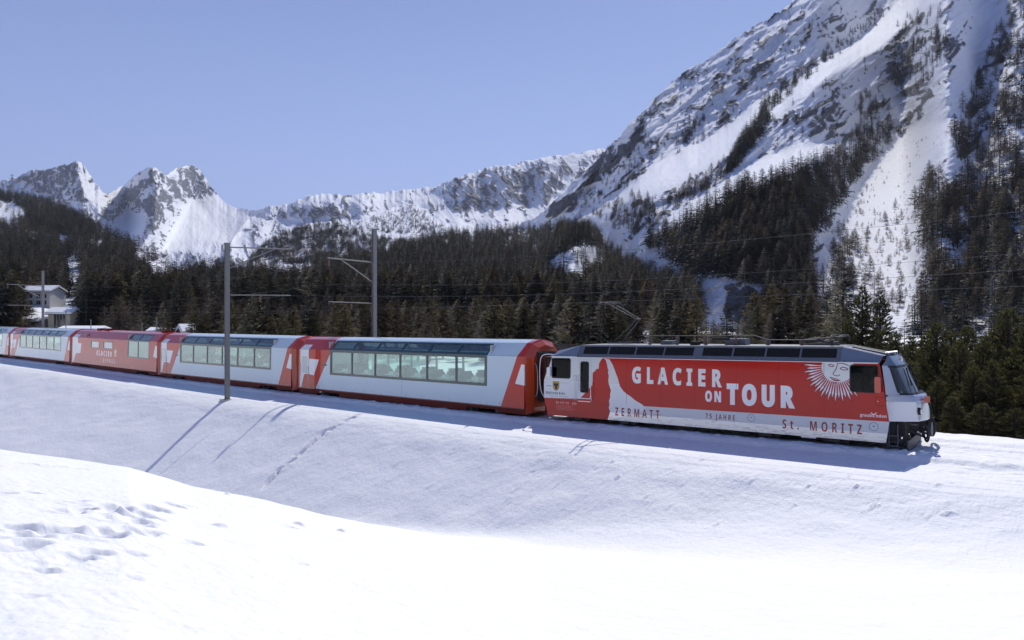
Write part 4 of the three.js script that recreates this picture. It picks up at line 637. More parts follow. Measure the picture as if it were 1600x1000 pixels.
  for (const w of wins) { const b = [Math.min(...w.map((p) => p[0])), Math.max(...w.map((p) => p[0])), Math.min(...w.map((p) => p[1])), Math.max(...w.map((p) => p[1]))], f = leanIn(plain(plate(rrect(b[0] - 0.035, b[1] + 0.035, b[2] - 0.035, b[3] + 0.035, 0.1), [w], -0.05, 0.008)), 0.045, 1.1); part('window_frame', c(merge([f, mirrored(f.clone(), LW)])), M.dark, t); }
  part('door', c(merge([leanIn(plain(plate(rrect(2.3, 2.92, 1.2, 2.88, 0.08), [rrect(2.33, 2.89, 1.23, 2.85, 0.06)], 0, 0.01)), 0.045, 1.1), box(2.3, 2.92, 1.08, 1.11, 0, 0.03)])), M.silver, t);
  for (const s of [2.12, 2.22, 2.98]) part('handrail', c(tube([[s, 1.12, 0.005], [s, 1.16, 0.06], [s, 2.14, 0.06], [s, 2.18, 0.005]], 0.016, 20)), M.white, t);
  for (const s of [13.93, 14.03]) part('handrail', c(tube([[s + 0.1, 1.25, -0.06], [s + 0.12, 1.29, -0.01], [s + 0.13, 1.68, -0.01], [s + 0.1, 1.72, -0.06]], 0.012, 14)), M.white, t);
  part('rain_gutter', c(merge([box(0.9, 2.22, 2.93, 2.97, -0.12, -0.04), box(12.56, 13.75, 2.925, 2.96, -0.12, -0.045), box(2.22, 12.56, 2.93, 2.95, -0.12, -0.06)])), M.silver, t);
  // the slanting roof edge with its grilles
  const A = [2.95, -0.085], B = [3.44, -0.4], sl = Math.hypot(B[0] - A[0], B[1] - A[1]);
  const cells = []; for (const [a, b] of [[2.42, 7.42], [7.72, 12.5]]) for (let i = 0; i < 4; i++) cells.push([a + (b - a) * i / 4 + 0.03, a + (b - a) * (i + 1) / 4 - 0.03]);
  const edge = plain(slanted(plate(rect(2.2, 12.62, 0, sl), cells.map(([a, b]) => rect(a, b, 0.16, sl - 0.06)), -0.03, 0), ...A, ...B)); part('roof_edge', c(merge([edge, mirrored(edge.clone(), LW)])), M.greyRoof, t);
  const slat = (a, b) => { const l = []; for (let k = 0; k < 7; k++) l.push(plate(rect(a, b, 0.175 + k * 0.055, 0.2 + k * 0.055), [], -0.028, -0.008)); l.push(plate(rect(a, b, 0.16, sl - 0.06), [], -0.036, -0.03)); for (let s = a + 0.2; s < b - 0.1; s += 0.2) l.push(plate(rect(s, s + 0.012, 0.16, sl - 0.06), [], -0.029, -0.006)); return plain(slanted(merge(l), ...A, ...B)); };
  for (const [a, b] of cells) { const g = slat(a, b); part('grille', c(g), M.black, t); part('grille', c(mirrored(g, LW)), M.black, t); }
  const bolts = []; for (let s = 2.5; s < 12.5; s += 0.62) for (const w of [0.06, sl - 0.02]) bolts.push(slanted(new THREE.SphereGeometry(0.018, 6, 4).translate(s, w, 0.004), ...A, ...B)); part('bolts', c(merge(bolts)), M.steel, t); t.children.at(-1).userData.kind = 'stuff';
  // roof deck and the sloping cab roofs
  part('roof', c(merge([box(2.22, 12.6, 3.4, 3.46, -LW + 0.39, -0.39)])), M.greyRoof, t);
  const hip = (pts, m, name) => { const pos = [], tri = (a, b, d) => pos.push(...a, ...b, ...d); for (const q of pts) { tri(q[0], q[1], q[2]); if (q[3]) tri(q[0], q[2], q[3]); } const g = new THREE.BufferGeometry(); g.setAttribute('position', new THREE.Float32BufferAttribute(pos, 3)); g.computeVertexNormals(); return part(name, c(plain(g)), m, t); };
  const mz = (p) => [p[0], p[1], -LW - p[2]], quadBoth = (q) => [q, [...q].reverse().map(mz)];
  const bev = std([0.24, 0.27, 0.33], 0.4, { metalness: 0.35, side: THREE.DoubleSide });
  { const a = [0.9, 2.965, -0.08], b = [2.2, 2.965, -0.08], d = [2.2, 3.44, -0.4], e = [1.02, 3.2, -0.45]; hip([...quadBoth([a, b, d, e]), [e, d, mz(d), mz(e)], [a, e, mz(e), mz(a)]], bev, 'cab_roof'); }
  { const a = [12.62, 2.955, -0.085], b = [13.79, 2.94, -0.085], d = [13.86, 3.17, -0.3], e = [12.62, 3.44, -0.4]; hip([...quadBoth([a, b, d, e]), [e, d, mz(d), mz(e)]], bev, 'cab_roof'); part('roof_strip', c(merge([rod([12.66, 3.46, -0.4], [13.86, 3.19, -0.31], 0.025), rod([12.9, 3.41, -1.0], [13.95, 3.2, -0.9], 0.02)])), M.white, t); part('roof_hatch', c(plain(hipBox(12.8, 13.85, 3.42, 3.2, -1.9, -0.9))), M.dark, t); }
  function hipBox(x0, x1, h0, h1, z0, z1) { const g = new THREE.BoxGeometry(1, 0.06, z1 - z0).translate(0.5, 0, (z0 + z1) / 2), p = g.attributes.position; for (let i = 0; i < p.count; i++) { const u = p.getX(i); p.setX(i, lerp(x0, x1, u)); p.setY(i, p.getY(i) + lerp(h0, h1, u)); } g.computeVertexNormals(); return g; }
  // the curved front, built from level lines that bulge forward in the middle
  const lines = [[3.17, 13.82, 0.24, 0], [2.86, 13.79, 0.5, 0], [2.83, 13.795, 0.53, 0], [1.97, 13.92, 0.78, 0], [1.9, 13.93, 0.9, 0], [1.72, 13.955, 1.0, 0], [1.1, 14.048, 0.93, 0]];
  const front = (h, z) => { let i = 0; while (i < lines.length - 2 && h < lines[i + 1][0]) i++; const a = lines[i], b = lines[i + 1], f = clamp((a[0] - h) / (a[0] - b[0]), 0, 1), e = lerp(a[1], b[1], f), bl = lerp(a[2], b[2], f), u = clamp(Math.abs(z + LW / 2) / (LW / 2 - 0.02), 0, 1); const r = u < 0.74 ? 1 - 0.22 * (u / 0.74) ** 2 : 0.78 * (1 - (u - 0.74) / 0.26); return e + bl * r; };
  const skin = (h0, h1, z0, z1, nh, nz, out = 0, edge = 0) => { const pos = [], idx = []; for (let i = 0; i <= nh; i++) for (let j = 0; j <= nz; j++) { const h = lerp(h0, h1, i / nh), z = lerp(z0, z1, j / nz), ti = h > 2.86 ? lerp(0.08, 0.3, (h - 2.86) / 0.31) : Math.max(0, 0.045 * (h - 1.1)), zz = clamp(z, -LW + ti, -ti); pos.push(front(h, zz) + out, h, zz); if (i && j) { const k = i * (nz + 1) + j, a = k - nz - 2, b = k - nz - 1, d = k - 1; idx.push(a, d, b, b, d, k); } } const g = new THREE.BufferGeometry(); g.setAttribute('position', new THREE.Float32BufferAttribute(pos, 3)); g.setIndex(idx); g.computeVertexNormals(); return plain(g); };
  const mask = phys([0.52, 0.55, 0.62], 0.3, { metalness: 0.45, clearcoat: 0.8, side: THREE.DoubleSide }), maskWhite = phys([0.8, 0.81, 0.82], 0.35, { clearcoat: 0.6, side: THREE.DoubleSide }), visor = phys([0.12, 0.16, 0.22], 0.3, { metalness: 0.3, clearcoat: 0.6, side: THREE.DoubleSide });
  part('front_visor', c(skin(2.86, 3.17, -LW, 0, 4, 40)), visor, t);
  part('front_pillar', c(merge([skin(1.93, 2.86, -0.24, 0, 8, 10), skin(1.93, 2.86, -LW, -LW + 0.24, 8, 10)])), mask, t);
  part('windscreen', c(skin(1.97, 2.84, -LW + 0.22, -0.22, 10, 40, -0.02)), phys([0.2, 0.29, 0.32], 0.04, { transmission: 0.85, thickness: 0, ior: 1.6, side: THREE.DoubleSide }), t);
  part('windscreen_frame', c(merge([skin(2.8, 2.86, -LW + 0.2, -0.2, 1, 40, 0.004), skin(1.93, 1.985, -LW + 0.2, -0.2, 1, 40, 0.004), skin(1.95, 2.85, -0.27, -0.22, 8, 1, 0.004), skin(1.95, 2.85, -LW + 0.22, -LW + 0.27, 8, 1, 0.004)])), M.dark, t);
  part('front_ledge', c(merge([skin(1.86, 1.93, -LW + 0.05, -0.05, 2, 40, 0.03)])), mask, t);
  part('nose', c(merge([skin(1.1, 1.72, -LW, 0, 6, 48)])), maskWhite, t);
  part('nose_band', c(merge([skin(1.72, 1.88, -LW, 0, 4, 48)])), mask, t);
  part('nose_panel', c(skin(1.15, 1.8, -LW + 0.42, -0.42, 6, 30, 0.008)), phys([0.5, 0.53, 0.56], 0.25, { metalness: 0.6, side: THREE.DoubleSide }), t);
  for (const z of [-0.5, -LW + 0.5]) { const g = new THREE.CylinderGeometry(0.11, 0.12, 0.06, 18); g.rotateZ(-Math.PI / 2); const lamp = part('headlight', c(g.translate(front(1.42, z) + 0.03, 1.42, z)), M.dark, t); const l = new THREE.SphereGeometry(0.09, 14, 8); l.scale(0.4, 1, 1); part('lens', c(l.translate(front(1.42, z) + 0.06, 1.42, z)), M.lens, lamp); }
  { const g = new THREE.SphereGeometry(0.09, 14, 8); g.scale(0.5, 1, 1); part('headlight', c(g.translate(front(3.02, -LW / 2) + 0.02, 3.02, -LW / 2)), M.lens, t); }
  for (const z of [-0.75, -1.75]) part('wiper', c(merge([rod([front(1.93, z) + 0.03, 1.93, z], [front(2.55, z - 0.25) + 0.02, 2.55, z - 0.25], 0.012), rod([front(2.2, z - 0.05) + 0.03, 2.2, z - 0.05], [front(2.75, z - 0.35) + 0.03, 2.75, z - 0.35], 0.018)])), M.dark, t);
  part('horn', c(merge([-0.95, -1.3].map((z) => { const g = new THREE.CylinderGeometry(0.03, 0.06, 0.3, 10); g.rotateZ(Math.PI / 2); return g.translate(13.95, 3.24, z); }))), M.steel, t);
  part('mirror', c(merge([plain(plate(rrect(13.68, 13.86, 2.0, 2.52, 0.06), [], 0.1, 0.2)), rod([13.82, 2.45, 0], [13.8, 2.4, 0.13], 0.015), rod([13.82, 2.08, 0], [13.8, 2.1, 0.13], 0.015)])), M.red, t);
  part('mirror', c(merge([plain(plate(rrect(0.8, 0.98, 2.1, 2.5, 0.06), [], 0.1, 0.18)), rod([0.9, 2.4, 0], [0.9, 2.36, 0.12], 0.015)])), M.white, t);
  // inside the cabs
  part('cab_wall', c(merge([box(12.7, 12.76, 1.0, 3.0, -LW + 0.1, -0.1), box(2.95, 3.0, 1.0, 2.9, -LW + 0.1, -0.1), box(0.75, 14.0, 0.95, 1.0, -LW + 0.1, -0.1)])), M.dark, t);
  part('control_desk', c(merge([box(13.75, 14.2, 1.0, 1.85, -LW + 0.3, -0.3), box(0.8, 1.2, 1.0, 1.85, -LW + 0.3, -0.3)])), M.iron, t);
  part('driver_seat', c(merge([box(12.95, 13.35, 1.5, 1.6, -1.0, -0.5), box(12.92, 13.02, 1.55, 2.35, -1.0, -0.5), box(13.1, 13.2, 1.0, 1.5, -0.85, -0.65)])), M.seat, t);
  part('end_wall', c((() => { const g = plate([[0.06, 0.42], [LW - 0.06, 0.42], [LW - 0.06, 2.0], [0.06, 2.0]], [], 0, 0.05); g.rotateY(Math.PI / 2); const w = box(-0.03, 0.02, 0, 1.1, -LW + 0.06, -0.06); w.rotateZ(-0.36); return merge([g.translate(0.5, 0, 0), w.translate(0.52, 1.95, 0)]); })()), M.redDull, t);
  part('gangway', c((() => { const l = []; for (let i = 0; i < 6; i++) { const g = plate(rrect(LW / 2 - 0.62 + 0.03 * (i % 2), LW / 2 + 0.62 - 0.03 * (i % 2), 0.8, 2.9, 0.1), [rect(LW / 2 - 0.45, LW / 2 + 0.45, 0.95, 2.75)], 0, 0.07); g.rotateY(Math.PI / 2); l.push(g.translate(0.02 + i * 0.08, 0, 0)); } return merge(l); })()), M.dark, t);
  part('end_handrail', c(tube([[0.45, 1.0, -0.4], [0.1, 1.3, -0.4], [0.1, 2.9, -0.4], [0.3, 3.02, -0.4], [0.85, 3.02, -0.4]], 0.025, 24)), M.white, t);
  // under the floor
  part('underframe', c(box(0.8, 13.8, 0.5, 0.9, -LW + 0.2, -0.12)), M.black, t);
  const bg = bogieGeo(); for (const s of [3.2, 11.2]) part('bogie', c(bg.clone().scale(1.25, 1.15, 1).translate(s, 0, -0.06)), M.iron, t);
  part('step_hatch', c(box(11.35, 11.83, 0.36, 0.46, -0.05, 0.02)), M.white, t);
  part('buffer_beam', c(merge([box(14.0, 14.45, 0.62, 1.08, -LW + 0.25, -0.25), box(13.95, 14.2, 0.45, 1.08, -LW + 0.1, -0.12)])), M.black, t);
  part('step', c(merge([box(14.0, 14.28, 0.3, 0.34, -0.5, -0.06), box(14.0, 14.28, 0.62, 0.66, -0.5, -0.06), rod([14.02, 0.3, -0.07], [14.02, 1.0, -0.07], 0.022), rod([14.27, 0.3, -0.07], [14.27, 1.0, -0.07], 0.022), rod([14.27, 0.3, -0.5], [14.27, 1.0, -0.5], 0.022)])), M.iron, t);
  { const l = [box(14.4, 14.9, 0.68, 0.82, -LW / 2 - 0.08, -LW / 2 + 0.08)], b = new THREE.CylinderGeometry(0.24, 0.24, 0.08, 20); b.rotateZ(Math.PI / 2); l.push(b.translate(15.0, 0.76, -LW / 2)); for (const z of [-0.35, 0.35]) l.push(rod([14.4, 0.7, -LW / 2 + z], [14.85, 0.55, -LW / 2 + z], 0.04)); part('coupler', c(merge(l)), M.iron, t); }
  for (const [z, d] of [[-0.55, 0.3], [-0.75, 0.42], [-LW + 0.6, 0.34], [-LW + 0.8, 0.4]]) part('hose', c(tube([[14.55, 1.05, z], [14.95, 1.0, z + 0.03], [15.02, 0.62, z - 0.05], [14.9, 0.98 - d * 1.4, z - d], [14.75, 0.9, z - d - 0.05]], 0.035, 30, 8)), M.rubber, t);
  part('jumper_cable', c(tube([[15.0, 1.72, -0.95], [15.08, 1.45, -0.9], [15.08, 1.1, -0.7], [14.95, 0.9, -0.6]], 0.03, 24, 8)), M.rubber, t);
  part('jumper_plug', c(box(14.9, 15.05, 1.66, 1.86, -1.02, -0.9)), M.red, t);
  part('snowplough', c((() => { const g = plate([[0.15, 0.12], [LW - 0.15, 0.12], [LW - 0.2, 0.5], [0.2, 0.5]], [], 0, 0.05); g.rotateY(Math.PI / 2); return merge([g.translate(14.5, 0, 0), box(14.3, 14.52, 0.2, 0.62, -LW + 0.7, -LW + 0.8), box(14.3, 14.52, 0.2, 0.62, -0.8, -0.7)]); })()), M.iron, t);
  // on the roof
  const mid = -LW / 2;
  part('busbar', c(merge([rod([5.0, 3.82, mid + 0.25], [9.4, 3.82, mid + 0.25], 0.02), rod([9.4, 3.82, mid + 0.25], [9.9, 3.66, mid + 0.25], 0.02), rod([9.9, 3.66, mid + 0.25], [12.2, 3.66, mid + 0.25], 0.018)])), M.iron, t);
  for (const s of [5.1, 6.3, 7.5, 8.7, 9.9, 11.1, 12.1]) { const l = []; for (let i = 0; i < 4; i++) l.push(new THREE.CylinderGeometry(0.075, 0.09, 0.05, 12).translate(s, 3.5 + i * (s < 9.5 ? 0.085 : 0.045), mid + 0.25)); l.push(rod([s, 3.44, mid + 0.25], [s, s < 9.5 ? 3.82 : 3.66, mid + 0.25], 0.03)); part('insulator', c(merge(l)), M.insulator, t); }
  part('roof_box', c(merge([box(5.5, 6.0, 3.46, 3.62, mid - 0.5, mid + 0.1), box(8.2, 9.0, 3.46, 3.7, mid - 0.4, mid + 0.1)])), M.greyRoof, t); part('circuit_breaker', c(merge([box(7.9, 8.5, 3.66, 3.76, mid + 0.35, mid + 0.6), box(7.0, 7.3, 3.46, 3.6, mid + 0.3, mid + 0.6)])), M.black, t);
  const panto = (name, pts, bow, base) => { const p = part(name, c(merge([...base, ...pts.flatMap(([a, b, r]) => [rod([a[0], a[1], mid + a[2]], [b[0], b[1], mid + b[2]], r), rod([a[0], a[1], mid - a[2]], [b[0], b[1], mid - b[2]], r)])])), M.iron, t); part('collector_bow', c(merge(bow)), M.iron, p); return p; };
  const bowAt = (s, h) => [-0.14, 0.14].map((d) => tube([[s + d, h - 0.2, mid - 0.78], [s + d, h - 0.04, mid - 0.66], [s + d, h, mid - 0.45], [s + d, h, mid + 0.45], [s + d, h - 0.04, mid + 0.66], [s + d, h - 0.2, mid + 0.78]], 0.022, 40)).concat(rod([s - 0.16, h - 0.05, mid - 0.3], [s + 0.16, h - 0.05, mid - 0.3], 0.02), rod([s - 0.16, h - 0.05, mid + 0.3], [s + 0.16, h - 0.05, mid + 0.3], 0.02));
  panto('pantograph', [[[3.45, 3.56, 0.34], [4.45, 4.52, 0.14], 0.022], [[4.45, 4.52, 0.14], [3.15, 5.2, 0.28], 0.018]], bowAt(3.12, 5.26), [rod([4.45, 4.52, mid - 0.16], [4.45, 4.52, mid + 0.16], 0.03), box(3.2, 4.3, 3.5, 3.56, mid - 0.45, mid - 0.38), box(3.2, 4.3, 3.5, 3.56, mid + 0.38, mid + 0.45), rod([3.7, 3.56, mid], [4.38, 4.35, mid], 0.02)]);
  panto('pantograph', [[[12.2, 3.56, 0.34], [11.2, 3.66, 0.2], 0.022], [[11.2, 3.68, 0.16], [12.3, 3.76, 0.28], 0.018]], bowAt(12.32, 3.82), [box(11.2, 12.4, 3.48, 3.54, mid - 0.45, mid - 0.38), box(11.2, 12.4, 3.48, 3.54, mid + 0.38, mid + 0.45)]);
  place(t, VEH.lo, LL, LW); // the side drawing starts at the left end of the group
}
// ---------- overhead line ----------
const poleMat = std([0.25, 0.25, 0.24], 0.65, { metalness: 0.35, bumpMap: rockBump, bumpScale: 0.004 });
function mastAt(X, D, topY, heights, reach, label, turn) { // heights above the ground: upper arm, strut foot, lower arm
  const y0 = ground(X, D), t = thing('overhead_line_mast', label, 'line mast', P3(X, y0, D), 'overhead line masts along the track'), H = topY - y0, [ha, hs, hl] = heights.map((h) => h - y0), w = 0.125;
  part('pole', merge([box(-w, w, -0.5, H, -w, -w + 0.03), box(-w, w, -0.5, H, w - 0.03, w), box(-0.015, 0.015, -0.5, H, -w + 0.03, w - 0.03)]), poleMat, t);
  part('cap', box(-w - 0.03, w + 0.03, H, H + 0.05, -w - 0.05, w + 0.05), poleMat, t);
  part('arm', rod([w, ha, 0], [reach, ha + 0.12, 0], 0.042, 10), poleMat, t); part('strut', rod([w, hs, 0], [reach * 0.72, ha + 0.06, 0], 0.034, 10), poleMat, t);
  part('arm', rod([w, hl, 0], [reach * 0.98, hl + 0.06, 0], 0.032, 10), poleMat, t);
  for (const [x, h] of [[reach * 0.97, ha + 0.1], [reach * 0.5, hl + 0.04]]) { const l = []; for (let i = 0; i < 4; i++) l.push(new THREE.CylinderGeometry(0.07, 0.07, 0.05, 10).translate(x, h - 0.12 - i * 0.09, 0)); l.push(rod([x, h, 0], [x, h - 0.5, 0], 0.02)); part('insulator', merge(l), M.insulator, t); }
  part('foot', box(-0.35, 0.35, -0.6, 0.03, -0.35, 0.35), std([0.4, 0.4, 0.39], 0.9), t);
  t.rotation.y = turn; return t;
}
const wireMat = std([0.12, 0.12, 0.125], 0.9);
const AWAY = Math.PI / 2 - TH, TOWARDS = AWAY + Math.PI;   // arms point across the track
const m1 = hit(355, 625);
mastAt(...m1, EYE + (498 - 381) / F * m1[1], [386, 419, 461].map((y) => EYE + (498 - y) / F * m1[1]), 4.0, 'tall grey steel line mast on the snow bank in front of the second coach', Math.PI / 2 - TH);
mastAt(-9.16, 46.2, EYE + (498 - 359) / F * 46.2, [410, 441, 474].map((y) => EYE + (498 - y) / F * 46.2), 3.3, 'tall grey line mast rising behind the front panorama coach', Math.PI * 1.5 - TH);
mastAt(-52.7, 78, EYE + (498 - 424) / F * 78, [447, 466, 478].map((y) => EYE + (498 - y) / F * 78), 3.3, 'distant grey line mast in front of the white houses', Math.PI * 1.5 - TH);
{ const along2 = (name, label, p, f, r, s0 = -150, s1 = 62) => { const pts = []; for (let s = s0; s <= s1; s += 4) { const [X, D] = toXD(s, p + offP(s)); pts.push(P3(X, railY(s) + f(s), D)); } tag(put(new THREE.Mesh(tube(pts, r, 160, 5), wireMat), name), label, 'wire'); };
  const sup = [-76, -21, 34], sag = (a, d) => (s) => { const u = (((s + 21) / 55) % 1 + 1) % 1; return a - d * 4 * u * (1 - u); };
  along2('contact_wire', 'lowest thin overhead wire, touching the raised pantograph', -1.35, () => 5.3, 0.006);
  along2('messenger_wire', 'thin overhead wire hanging just above the contact wire', -1.35, sag(6.35, 0.65), 0.006);
  along2('feeder_wire', 'highest thin wire crossing in front of the mountainside', -4.2, sag(8.6, 0.8), 0.006);
  along2('return_wire', 'thin wire between the feeder and the messenger wire', -4.3, sag(7.2, 0.8), 0.006);
  for (let s = -60; s < 34; s += 9) { const u = sag(6.35, 0.65)(s), [X, D] = toXD(s, -1.35 + offP(s)), y = railY(s); tag(put(new THREE.Mesh(rod(P3(X, y + 5.3, D), P3(X, y + u, D), 0.005, 5), wireMat), 'dropper_wire'), 'short upright wire joining the messenger wire to the contact wire', 'wire', 'dropper wires of the overhead line'); }
}
// ---------- houses, huts and posts on the left ----------
const plaster = std([0.62, 0.6, 0.55], 0.9, { bumpMap: rockBump, bumpScale: 0.01 }), plasterB = std([0.52, 0.45, 0.31], 0.9, { bumpMap: rockBump, bumpScale: 0.01 }), wood = std([0.09, 0.055, 0.035], 0.85), snowRoof = std([0.88, 0.89, 0.9], 0.7, { bumpMap: snowBump, bumpScale: 0.03 }), paneMat = phys([0.04, 0.05, 0.06], 0.08, { clearcoat: 1 });
const slab = (w, d, h, r = 0.25) => { const g = new THREE.ExtrudeGeometry(shapeOf(rrect(-w / 2, w / 2, -d / 2, d / 2, r, 3)), { depth: h - 0.2, bevelEnabled: true, bevelSize: 0.12, bevelThickness: 0.12, bevelSegments: 2, steps: 1 }); return g.rotateX(-Math.PI / 2); };
function gable(w, d, eave, ridge, over) { // snow-laden saddle roof, ridge along x
  const z = d / 2 + over, s = shapeOf([[-z, eave], [0, ridge], [z, eave], [z, eave + 0.45], [0, ridge + 0.6], [-z, eave + 0.45]]), g = new THREE.ExtrudeGeometry(s, { depth: w + 2 * over, bevelEnabled: true, bevelSize: 0.1, bevelThickness: 0.1, bevelSegments: 2 }); g.translate(0, 0, -w / 2 - over); return g.rotateY(Math.PI / 2);
}
function house(name, label, cat, at, w, d, wall, ridge, mat, wins, turn) {
  const t = thing(name, label, cat, at.clone()); t.rotation.y = turn;
  part('wall', merge([box(-w / 2, w / 2, -6, wall, -d / 2, d / 2), (() => { const g = new THREE.ExtrudeGeometry(shapeOf([[-d / 2, wall], [0, ridge - 0.05], [d / 2, wall]]), { depth: w, bevelEnabled: false }); g.translate(0, 0, -w / 2); return g.rotateY(Math.PI / 2); })()]), mat, t);
  part('eave', (() => { const z = d / 2 + 0.55, g = new THREE.ExtrudeGeometry(shapeOf([[-z, wall - 0.22], [0, ridge - 0.02], [z, wall - 0.22], [z, wall - 0.05], [0, ridge + 0.12], [-z, wall - 0.05]]), { depth: w + 1.1, bevelEnabled: false }); g.translate(0, 0, -w / 2 - 0.55); return g.rotateY(Math.PI / 2); })(), wood, t);
  part('roof_snow', gable(w, d, wall + 0.02, ridge + 0.15, 0.45), snowRoof, t);
  for (const [x, y, ww, hh] of wins) { const f = part('window', plain(plate(rect(x - ww / 2 - 0.12, x + ww / 2 + 0.12, y - 0.12, y + hh + 0.12), [rect(x - ww / 2, x + ww / 2, y, y + hh)], d / 2, d / 2 + 0.08)), wood, t); part('pane', box(x - ww / 2, x + ww / 2, y, y + hh, d / 2 - 0.05, d / 2 + 0.01), paneMat, f); part('bar', box(x - 0.04, x + 0.04, y, y + hh, d / 2 + 0.012, d / 2 + 0.05), mat, f); }
  return t;
}
{ const a = gForest.userData.at(68, 478); house('house', 'white house with small dark windows and a snowy roof, uphill behind the distant mast', 'house', a, 12.6, 8, 5.4, 7.2, plaster, [[-4.6, 0.7, 1.1, 1.2], [-4.6, 3.1, 1.1, 1.2], [-1.6, 0.7, 1.1, 1.2], [-1.6, 3.1, 1.1, 1.2], [1.6, 0.7, 1.3, 1.2], [1.6, 3.1, 1.3, 1.2], [4.2, 0.7, 1.2, 1.2], [4.2, 3.1, 1.2, 1.2]], -0.12); }
{ const a = gForest.userData.at(101, 519); house('station_house', 'beige tower-like house with tall dark openings and thick roof snow, right of the distant mast', 'house', a, 5.6, 5, 4.9, 5.9, plasterB, [[-0.6, 1.4, 1.0, 3.3], [0.95, 1.4, 1.3, 3.3], [1.0, 0.1, 0.8, 0.5]], 0.05); }
{ const a = gForest.userData.at(52, 516); house('shed', 'low grey shed with a long snowy roof, left of the beige house', 'shed', a, 8.2, 4.5, 2.5, 3.0, std([0.3, 0.28, 0.26], 0.9), [[2.6, 1.6, 0.8, 1.4]], -0.3); }
const hut = (name, label, x, D, w, d, topY, rise, turn, mat = wood) => { const X = (x - 800) / F * D, g = ground(X, D); return house(name, label, 'hut', P3(X, g, D), w, d, topY - rise - g - 0.5, topY - g - 0.6, mat, [[0, Math.max(0.8, (topY - g) * 0.35), 0.7, 0.8]], turn); };
hut('hut', 'small dark hut with a steep snowy roof above the second panorama coach', 291, 120, 1.7, 1.8, 3.25, 1.0, 0.9);
hut('hut', 'long low hut under rounded snow, peeping over the right end of the red coach', 259, 125, 4.3, 3, 2.65, 0.35, 0.1);
hut('hut', 'flat snow-covered hut behind the panorama coach left of the red coach', 132, 140, 7.0, 4, 2.75, 0.3, 0.1);
for (const [x, D, top, label] of [[222, 110, 505, 'thin grey post standing behind the middle of the red coach'], [245, 112, 497, 'thin grey post standing behind the right end of the red coach'], [142, 118, 500, 'thin dark post behind the left end of the red coach'], [103, 120, 486, 'thin tall post in front of the beige house']]) { const X = (x - 800) / F * D, g = ground(X, D), h = EYE + (498 - top) / F * D - g, t = thing('post', label, 'post', P3(X, g, D)); part('pole', rod([0, -0.4, 0], [0, h, 0], 0.07, 8), poleMat, t); part('cap', box(-0.1, 0.1, h, h + 0.06, -0.1, 0.1), poleMat, t); }
{ // lattice pylon on the skyline
  const a = gForest.userData.at(18, hillSky(18) + 1), t = thing('pylon', 'tiny grey lattice pylon on the skyline above the left wood', 'pylon', a), H = 40, l = [], arms = [];
  const wAt = (y) => lerp(3.2, 0.5, Math.min(1, y / (H * 0.8)));
  for (const [sx, sz] of [[1, 1], [1, -1], [-1, 1], [-1, -1]]) l.push(rod([sx * 3.2, -3, sz * 3.2], [sx * 0.5, H * 0.8, sz * 0.5], 0.22, 5), rod([sx * 0.5, H * 0.8, sz * 0.5], [0, H, 0], 0.2, 5));
  for (let y = 2; y < H * 0.8; y += 4.5) for (const s of [1, -1]) { const a1 = wAt(y), b1 = wAt(y + 4.5); l.push(rod([-a1, y, s * a1], [b1, y + 4.5, s * b1], 0.13, 4), rod([a1, y, s * a1], [-b1, y + 4.5, s * b1], 0.13, 4)); }
  for (const [y, r] of [[H * 0.62, 5], [H * 0.76, 6.5], [H * 0.9, 4]]) arms.push(rod([-r, y, 0], [r, y, 0], 0.22, 5), rod([-r, y, 0], [0, y + 2, 0], 0.15, 5), rod([r, y, 0], [0, y + 2, 0], 0.15, 5));
  part('frame', merge(l), poleMat, t); part('crossarm', merge(arms), poleMat, t);
}
